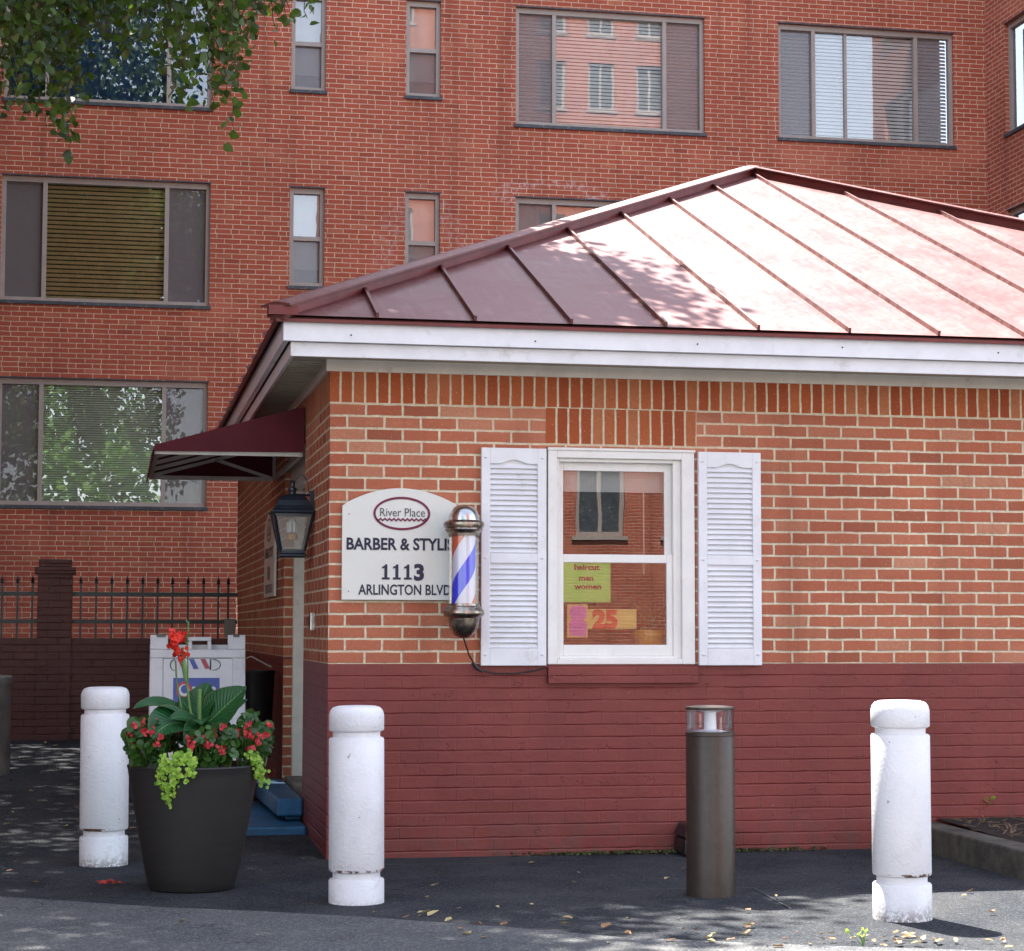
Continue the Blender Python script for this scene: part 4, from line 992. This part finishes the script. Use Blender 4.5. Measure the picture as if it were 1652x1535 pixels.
def win_unit(a,c,z0,z1,kind,left='screen',right='screen',mid='blind_w',PL=None,pitch=.042,wpar=apt,m1=None,m2=None,inner=None):
    """one apartment window; PL maps (along, depth, z) to world"""
    PL=PL or (lambda u,d,z:(u,YA+d,z))
    def bx(b,u0,u1,d0,d1,za,zb):
        vs=[PL(u,d,z) for u in (u0,u1) for d in (d0,d1) for z in (za,zb)]
        b.add(vs,[(0,1,3,2),(4,6,7,5),(0,4,5,1),(2,3,7,6),(0,2,6,4),(1,5,7,3)])
    W_=c-a; fw=.055
    b=MB()
    for q_ in ((a,a+fw,z0,z1),(c-fw,c,z0,z1),(a+fw,c-fw,z0,z0+fw),(a+fw,c-fw,z1-fw*1.3,z1)): bx(b,q_[0],q_[1],.055,.14,q_[2],q_[3])
    if kind=='big':
        m1=m1 or .205; m2=m2 or .79
        for t in (m1,m2): bx(b,a+W_*t-.028,a+W_*t+.028,.058,.137,z0+fw,z1-fw*1.3)
        if inner: bx(b,a+W_*inner-.02,a+W_*inner+.02,.085,.13,z0+fw,z1-fw*1.3)
    else:
        zm=z0+(z1-z0)*.49; bx(b,a+fw,c-fw,.058,.137,zm-.028,zm+.028)
    w_=b.build('window',M['taupe'],wpar,bevel=0)
    b=MB(); bx(b,a-.02,c+.02,-.035,.054,z0-.045,z0-.002); b.build('sill',M['slate'],w_)
    b=MB(); bx(b,a-.02,c+.02,-.002,.012,z1,z1+.018); b.build('lintel',M['slate'],w_)
    def gq(name,u0,u1,za,zb,d,mat):
        b=MB(); b.add([PL(u0,d,za),PL(u1,d,za),PL(u1,d,zb),PL(u0,d,zb)],[(0,1,2,3)]); b.build(name,mat,w_)
    if kind=='big':
        i0,i1,i2,i3=a+fw,a+W_*m1-.028,a+W_*m1+.028,a+W_*m2+.028
        za,zb=z0+fw,z1-fw*1.3
        gq('pane',i2,a+W_*m2-.028,za,zb,.112,M['glass_up'])
        for (u0,u1,how) in ((i0,i1,left),(i3,c-fw,right)):
            gq('pane',u0,u1,za,zb,.118,M['glass_up'])
            if how=='screen': gq('insect_screen',u0,u1,za,zb,.100,M['mesh'])
            if how=='screenblind': gq('insect_screen',u0,u1,za,zb,.100,M['mesh'])
        b=MB(); ap=(left=='screenblind' or right=='screenblind')
        u0=a+fw if left!='screen' else i2-.05; u1=c-fw if right!='screen' else a+W_*m2+.02
        if mid in('curtain_b','drape'):
            n=int((u1-u0)/.05)
            vs=[]; 
            for i in range(n+1):
                u=u0+(u1-u0)*i/n; vs+= [PL(u,.24+.022*math.sin(i*1.7),za),PL(u,.24+.022*math.sin(i*1.7),zb)]
            b.add(vs,[(2*i,2*i+2,2*i+3,2*i+1) for i in range(n)],True); b.build('curtain',M[mid],w_)
        else:
            slats(b,u0,u1,za,zb,0,pitch,.80 if mid=='blind_t' else .86,PL=lambda u,d,z:PL(u,.17+d,z)); b.build('blind',M[mid],w_)
        if left=='screen' or right=='screen':
            b=MB()
            if left=='screen': b.add([PL(i0,.25,za),PL(i1,.25,za),PL(i1,.25,zb),PL(i0,.25,zb)],[(0,1,2,3)])
            if right=='screen': b.add([PL(i3,.25,za),PL(c-fw,.25,za),PL(c-fw,.25,zb),PL(i3,.25,zb)],[(0,1,2,3)])
            b.build('dark_curtain',M['screen'],w_)
    else:
        zm=z0+(z1-z0)*.49
        gq('pane',a+fw,c-fw,zm,z1-fw,.105,M['glass_up']); gq('pane',a+fw,c-fw,z0+fw,zm,.118,M['glass_up'])
        gq('insect_screen',a+fw,c-fw,z0+fw,zm-.028,.100,M['mesh'])
        gq('roller_shade',a+fw-.03,c-fw+.03,z0+fw+ (0 if mid=='shade' else .2),z1,.20,M['shade'])
    return w_
def meshmat():
    m=bpy.data.materials.new('insect_screen_mesh'); m.use_nodes=True; t=m.node_tree; t.nodes.clear(); g=G(t)
    o=g.n('ShaderNodeOutputMaterial'); tr=g.n('ShaderNodeBsdfTransparent'); pb=g.n('ShaderNodeBsdfDiffuse'); pb.inputs[0].default_value=(.24,.21,.215,1)
    mx=g.n('ShaderNodeMixShader'); mx.inputs[0].default_value=.52; t.links.new(tr.outputs[0],mx.inputs[1]); t.links.new(pb.outputs[0],mx.inputs[2]); t.links.new(mx.outputs[0],o.inputs[0]); return m
M['mesh']=meshmat()
spec={('big',0,0):dict(mid='blind_t',pitch=.058),('big',0,-1):dict(mid='blind_g',pitch=.03),('big',0,1):dict(mid='curtain_b',left='open',right='open'),
      ('big',1,1):dict(mid='blind_w',pitch=.05,left='screenblind',right='screenblind'),('big',1,0):dict(mid='drape',left='screenblind',right='screenblind'),
      ('big',2,1):dict(mid='blind_w',pitch=.052,left='screenblind',right='screenblind',inner=.39)}
for k,i,r,a,c,z0,z1 in wins:
    kw=spec.get((k,i,r),{} if k=='narrow' else dict(mid='blind_w'))
    win_unit(a,c,z0,z1,k,**kw)
for (a,c,z0,z1) in WH:
    win_unit(-c,-a,z0,z1,'big',PL=lambda u,d,z:(XR+d,-u,z),mid='drape')

# ------------------------------------------------------------------ building and trees across the street (seen in the glass)
op=empty('brick_apartments',(18,-32,0),'sunlit brick apartments across the street, seen only as reflections in the windows','apartment building')
oh=[]
for r in range(8):
    for i in range(6):
        x=8.3+i*1.9; oh.append((x,x+1.05,3.2+r*2.9,5.0+r*2.9))
b=MB(); wall(b,1,-30,.16,7.2,20.5,0,27,oh,sgn=1); b.quad((7.2,-30,0),(7.2,-44,0),(7.2,-44,27),(7.2,-30,27)); b.quad((7.2,-30,27),(20.5,-30,27),(20.5,-44,27),(7.2,-44,27)); b.quad((20.5,-30,0),(20.5,-44,0),(20.5,-44,27),(20.5,-30,27))
b.build('wall',M['opp'],op)
for (a,c,z0,z1) in oh:
    b=MB(); framebox(b,a,c,z0,z1,-30.16,-30.08,.09,.09,.09,.09); b.box((a+c)/2-.04,(a+c)/2+.04,-30.155,-30.085,z0+.09,z1-.09); b.box(a-.08,c+.08,-30.02,-29.95,z0-.08,z0-.005)
    w_=b.build('window',M['taupe'],op); b=MB(); b.quad((a,-30.14,z0),(c,-30.14,z0),(c,-30.14,z1),(a,-30.14,z1)); b.build('pane',M['slate'],w_)

def leaf_cloud(cl,n_per,r,size,up=.1,seed=0):
    "numpy leaf clouds: cl = cluster centres"
    rng=np.random.default_rng(seed); cl=np.asarray(cl); N=len(cl)*n_per
    c=np.repeat(cl,n_per,0)+rng.normal(0,1,(N,3))*np.array([r,r,r*.7])
    nrm=rng.normal(0,1,(N,3)); nrm[:,2]+=up; nrm/=np.linalg.norm(nrm,axis=1)[:,None]
    a=rng.normal(0,1,(N,3)); a[:,2]-=.8; a-=nrm*(a*nrm).sum(1)[:,None]; a/=np.linalg.norm(a,axis=1)[:,None]; b_=np.cross(nrm,a)
    s=(size*rng.uniform(.7,1.2,N))[:,None]
    shape=[(-.5,0,0),(-.25,.42,.10),(.12,.36,.08),(.62,0,-.05),(.12,-.36,.08),(-.25,-.42,.10)]
    vs=np.stack([c+(a*p+b_*q_+nrm*h)*s for p,q_,h in shape],1).reshape(-1,3)
    base=(np.arange(N)*6)[:,None]
    fs=np.concatenate([base+np.array([[0,1,2,3]]),base+np.array([[0,3,4,5]])],1).reshape(-1,4)
    return vs,fs
def cloud_obj(name,vs,fs,mat,parent):
    me=bpy.data.meshes.new(name); me.vertices.add(len(vs)); me.vertices.foreach_set('co',np.asarray(vs,dtype=np.float32).ravel())
    me.loops.add(fs.size); me.loops.foreach_set('vertex_index',fs.ravel().astype(np.int32)); me.polygons.add(len(fs))
    me.polygons.foreach_set('loop_start',np.arange(0,fs.size,4,dtype=np.int32)); me.polygons.foreach_set('loop_total',np.full(len(fs),4,dtype=np.int32)) if False else None
    me.update(calc_edges=True); me.validate(); me.materials.append(mat)
    o=bpy.data.objects.new(name,me); C.objects.link(o); o.parent=parent; o.location=-parent_world(parent); return o
# main tree: trunk left of the frame, crown over the shop corner
random.seed(5)
tr=empty('street_tree',(-4.6,4.2,.11),'leafy tree whose hanging branches enter the photo at the top left','tree')
cl=[]
blobs=[((-3.1,5.0,9.0),(3.1,3.9,2.4),250),((-1.3,2.2,8.6),(1.5,2.0,1.4),120),((-.8,3.6,8.7),(1.1,1.3,1.2),90),((-5.0,2.0,8.2),(2.6,3.0,2.2),120),((-3.0,-.3,8.6),(2.6,2.0,1.3),130),((.15,3.2,8.5),(.9,.75,1.0),80),((-3.2,9.6,9.8),(3.2,3.6,2.0),330),((-6.6,7.0,8.5),(2.0,4.5,3),150)]
for (cc,rr,nn) in blobs:
    for i in range(nn):
        v=rdir()*(random.random()**.4); cl.append((cc[0]+rr[0]*v.x,cc[1]+rr[1]*v.y,cc[2]+rr[2]*v.z))
def above(p): # crown's lower surface: higher where it reaches out over the shop
    d=(p[1]+10.96)*.98+(p[0]+1.14)*.19
    return p[2] > 1.235+d*.325+.45 or p[0]<-1.5-d*.26-.6
cl=[p for p in cl if above(p)]
vs,fs=leaf_cloud(cl,64,.34,.115,seed=2)
# hanging sprigs
strands=[(5,165),(20,180),(30,150),(45,190),(60,185),(75,150),(85,205),(100,222),(115,240),(120,200),(100,170),(80,120),(60,110),(15,100),(35,90),(110,130),(128,150),(0,60),(50,60),(90,70),(130,90),(140,60),
 (150,60),(170,85),(185,105),(200,90),(160,40),(215,60),(240,75),(230,40),(260,50),(180,55),(265,125),(280,150),(300,155),(290,110),(310,130),(325,100),(335,145),(345,170),(355,150),(370,160),(375,215),(385,150),(380,120),(392,85),(400,60),(365,90),(340,60),(410,55),(430,30),(445,50),(460,42),(470,15),(420,20),(492,30),(497,12),(380,40),
 (-20,150),(-50,170),(-90,190),(-130,160),(-180,200),(-230,180),(10,40),(70,40),(110,45),(200,30),(300,60),(320,45),(350,30),(25,130),(270,30)]
sp=MB(); pts=[]
for (xe,ye) in strands:
    Y=random.uniform(1.2,3.6); x0=xe+random.uniform(-30,10); n=max(3,int((ye+90)/11)); prev=None; line=[]
    for i in range(n+1):
        t=i/n; x=x0+(xe-x0)*t**1.3+random.uniform(-4,4); y=-90+(ye+90)*t
        p=pp(x,y,Y+t*.1); line.append(p)
        for k in range(3 if t<.7 else 2):
            q_=p+Vector((random.gauss(0,.042),random.gauss(0,.09),random.gauss(0,.03)))
            pts.append(q_)
    sp.tube(line,[.006*(1-.8*i/n)+.0012 for i in range(n+1)],5)
v2,f2=leaf_cloud([tuple(p) for p in pts],1,.004,.066,up=-.1,seed=5)
allv=np.concatenate([vs,v2]); allf=np.concatenate([fs,f2+len(vs)])
cloud_obj('crown',allv,allf,M['leaf'],tr)
b=MB(); b.tube([(-4.6,4.2,0),(-4.58,4.2,1.5),(-4.5,4.1,3.4),(-4.3,4.1,5.2)],[.24,.19,.17,.14],14); b.build('trunk',M['bark'],tr)
b=sp
for tip in ((-.4,2.6,8.2),(-2.8,.2,8.4),(-2.6,5.6,9.6),(-6,2,8.6),(-1.4,2.4,7.2),(.4,3.4,8.7),(-4.4,4.4,10.4)):
    s0=Vector((-4.3,4.1,random.uniform(4.2,5.2))); t_=Vector(tip); m_=(s0+t_)/2+Vector((0,0,.5)); b.tube([s0,(s0+m_)/2+Vector((0,0,.1)),m_,(m_+t_)/2,t_],[.09,.075,.055,.04,.015],8)
b.build('branches',M['bark'],tr)
# tree across the street
for (x,y,h,r,lab,sd) in ((-2.5,-24,10.5,3.6,'green street tree across the road, seen only in window reflections',8),(-9,-26,17,4.8,'taller green tree across the road, seen only in window reflections',9)):
    t2=empty('street_tree',(x,y,0),lab,'tree')
    cl=[]
    for i in range(170):
        v=rdir()*(random.random()**.35); cl.append((x+r*v.x,y+r*v.y,h*.62+h*.36*v.z))
    vs,fs=leaf_cloud(cl,40,.42,.22,seed=sd); cloud_obj('crown',vs,fs,M['leaf2'],t2)
    MB().tube([(x,y,0),(x+.05,y,h*.3),(x,y,h*.65)],[.25,.2,.1],10).build('trunk',M['bark'],t2)

# ------------------------------------------------------------------ papers and pot in the shop window
M['green_paper']=plain('lime_paper',(.38,.80,.20),.8,var=.05); M['yellow_paper']=plain('yellow_paper',(.75,.60,.20),.8,var=.05)
M['pink_paper']=plain('pink_paper',(.75,.22,.55),.8,var=.1); M['brownink']=plain('brown_cutout_letters',(.22,.07,.05),.8); M['redink']=plain('red_cutout_numbers',(.72,.08,.04),.8)
gx0,gx1=pp(906,950,.045).x,pp(985,950,.045).x; gt,gb=pp(945,905,.045).z,pp(945,972,.045).z
pa=empty('paper_notice',((gx0+gx1)/2,.045,gb),'lime green haircut notice taped inside the lower window pane','paper notice')
MB().box(gx0,gx1,.046,.048,gb,gt+.03).build('paper',M['green_paper'],pa)
mid_=(gx0+gx1)/2
for body,h,dx,z in (('haircut',.030,.005,gt-.050),('men',.028,.0,gt-.110),('women',.030,.008,gt-.158)):
    text_mesh(body,h,mid_+dx,z,.0445,.045,1.2).build('lettering',M['brownink'],pa)
yx0,yx1=pp(950,1000,.045).x,pp(1027,1000,.045).x; yt,yb_=pp(980,983,.045).z,pp(980,1015,.045).z
pa=empty('price_notice',((yx0+yx1)/2,.045,yb_),'yellow paper strip with red number 25 inside the lower window pane','paper notice')
MB().box(yx0-.03,yx1,.0465,.048,yb_,yt).build('paper',M['yellow_paper'],pa); text_mesh('25',.095,(yx0+yx1)/2-.045,yb_+.008,.0445,.06,1.05).build('lettering',M['redink'],pa)
kx0,kx1=pp(915,1000,.045).x,pp(948,1000,.045).x; kt,kb_=pp(930,975,.045).z,pp(930,1029,.045).z
pa=empty('paper_symbol',((kx0+kx1)/2,.045,kb_),'tall yellow paper with pink dollar shape inside the lower window pane','paper notice')
MB().box(kx0,kx1,.0445,.046,kb_,kt).build('paper',M['yellow_paper'],pa)
b=MB(); b.add([(kx0+(kx1-kx0)*u,.043,kb_+(kt-kb_)*v) for u,v in ((.12,.06),(.92,.02),(.97,.42),(.80,.52),(.95,.62),(.92,.90),(.65,.97),(.2,.95),(.08,.72),(.22,.55),(.08,.45))],[tuple(range(11))]); b.build('pink_cutout',M['pink_paper'],pa)
px_=pp(1050,1010,.2)
fp=empty('flower_pot',(px_.x,.21,1.065),'mustard yellow flower pot standing inside the shop window','pot')
c=(px_.x,.24,1.065)
MB().lathe([(0,0),(.060,0),(.085,.135),(.092,.137),(.092,.17),(.085,.17),(.08,.14),(0,.14)],c,32).build('pot_body',plain('mustard_glaze',(.62,.36,.03),.3),fp)
b=MB(); random.seed(21)
for i in range(30):
    p=Vector(c)+Vector((random.gauss(0,.02),random.gauss(0,.02),.15)); q_=p+Vector((random.gauss(0,.07),random.gauss(0,.05),random.uniform(.05,.2))); blade(b,p,(p+q_)/2+Vector((0,0,.03)),q_,.02,rdir(),n=5)
b.build('foliage',M['begleaf'],fp)

# ------------------------------------------------------------------ fallen leaves and bits
random.seed(31)
meshes=[]
for k in range(6):
    b=MB(); n=7; a=random.uniform(.9,1.4); pts=[]
    for i in range(n):
        t=2*math.pi*i/n; r=.022*(1+.35*random.uniform(-1,1)); pts.append((r*a*math.cos(t),r*.7*math.sin(t),.003+.009*abs(math.sin(t))*random.random()+.006*random.random()))
    b.add([(0,0,.002)]+pts,[(0,1+i,1+(i+1)%n) for i in range(n)])
    o=b.build('fallen_leaf',None); m=leafmat('dry_leaf_%d'%k,*random.choice([((.30,.19,.09),(.48,.36,.20)),((.20,.10,.05),(.34,.19,.09)),((.38,.30,.12),(.50,.42,.22))]),.05,.8); o.data.materials.append(m); meshes.append(o.data); bpy.data.objects.remove(o)
spots=[]
for i in range(70): spots.append((random.uniform(0,520),random.triangular(1185,1450,1190)))
for i in range(38): 
    px=random.triangular(250,1652,1450); py=1467+(px-250)*.048+random.gauss(-6,7) if px<1300 else 1524+random.gauss(-2,7); spots.append((px,min(1534,py)))
for i in range(26): spots.append((random.uniform(520,1652),random.uniform(1392,1480)))
for i in range(12): spots.append((random.uniform(720,1500),random.uniform(1495,1534)))
for i in range(14): spots.append((random.triangular(1150,1700,1500),1520+abs(random.gauss(0,9))))
spots += [(14,1410),(57,1428),(36,1306),(70,1295),(500,1440),(295,1491),(560,1520)]
for px,py in spots:
    p=at(px,py,2,0); 
    for _ in range(3): p=at(px,py,2,gz(p.x,p.y))
    if (p.x>-.03 and p.y>-.03) or p.y>YF-.15 or (p.x>3.3 and p.y>-2.1 and p.y<0): continue
    if (p.x-PCX)**2+(p.y-PCY)**2<.06: continue
    o=bpy.data.objects.new('fallen_leaf',random.choice(meshes)); C.objects.link(o); o.location=(p.x,p.y,gz(p.x,p.y)+.012); o.rotation_euler=(random.uniform(-.3,.3),random.uniform(-.3,.3),random.uniform(0,6.28)); s_=random.uniform(.45,1.0); o.scale=(s_,s_,s_)
    tag(o,'small dry tan leaf lying on the asphalt','fallen leaf',group='fallen leaves scattered on the ground')
# fallen red flower
p=at(172,1430,2,0); b=MB()
for i in range(8):
    q0=p+Vector((random.gauss(0,.02),random.gauss(0,.015),.012)); q1=q0+Vector((random.gauss(0,.03),random.gauss(0,.02),random.uniform(0,.015))); blade(b,q0,(q0+q1)/2+Vector((0,0,.01)),q1,.022,(0,0,1),n=5,wav=.3)
tag(b.build('fallen_flower',M['redpetal']),'crumpled red canna petal lying on the asphalt near the left bollard','fallen flower')
# seedling weeds
def weed(px,py,z,h,lab):
    p=at(px,py,2,z); r=empty('weed',tuple(p),lab,'weed',group='small green weeds'); b=MB(); s_=MB()
    for i in range(9):
        q_=p+Vector((random.gauss(0,h*.3),random.gauss(0,h*.3),random.uniform(.3,1)*h)); s_.tube([p,(p+q_)/2+Vector((0,0,.005)),q_],.0015,4); disc_leaf(b,q_,rdir(.6),h*.17,6,.7)
    b.build('foliage',M['jenny'],r); s_.build('stems',M['stem'],r)
weed(1393,1528,0,.07,'small green weed in the pavement joint at the bottom right')
weed(1592,1322,.15,.13,'small green weed growing in the bed against the painted wall')
# moss along the wall foot
b=MB()
for i in range(900):
    x=random.triangular(.9,2.9,1.9); y=-abs(random.gauss(0,.03))-.004; z=random.uniform(0,.012); disc_leaf(b,(x,y,z+.004),rdir(1),random.uniform(.004,.012),5)
tag(b.build('moss',plain('dry_moss',(.07,.075,.025),.95,var=.4)),'thin line of moss along the foot of the painted wall','moss',kind='stuff')
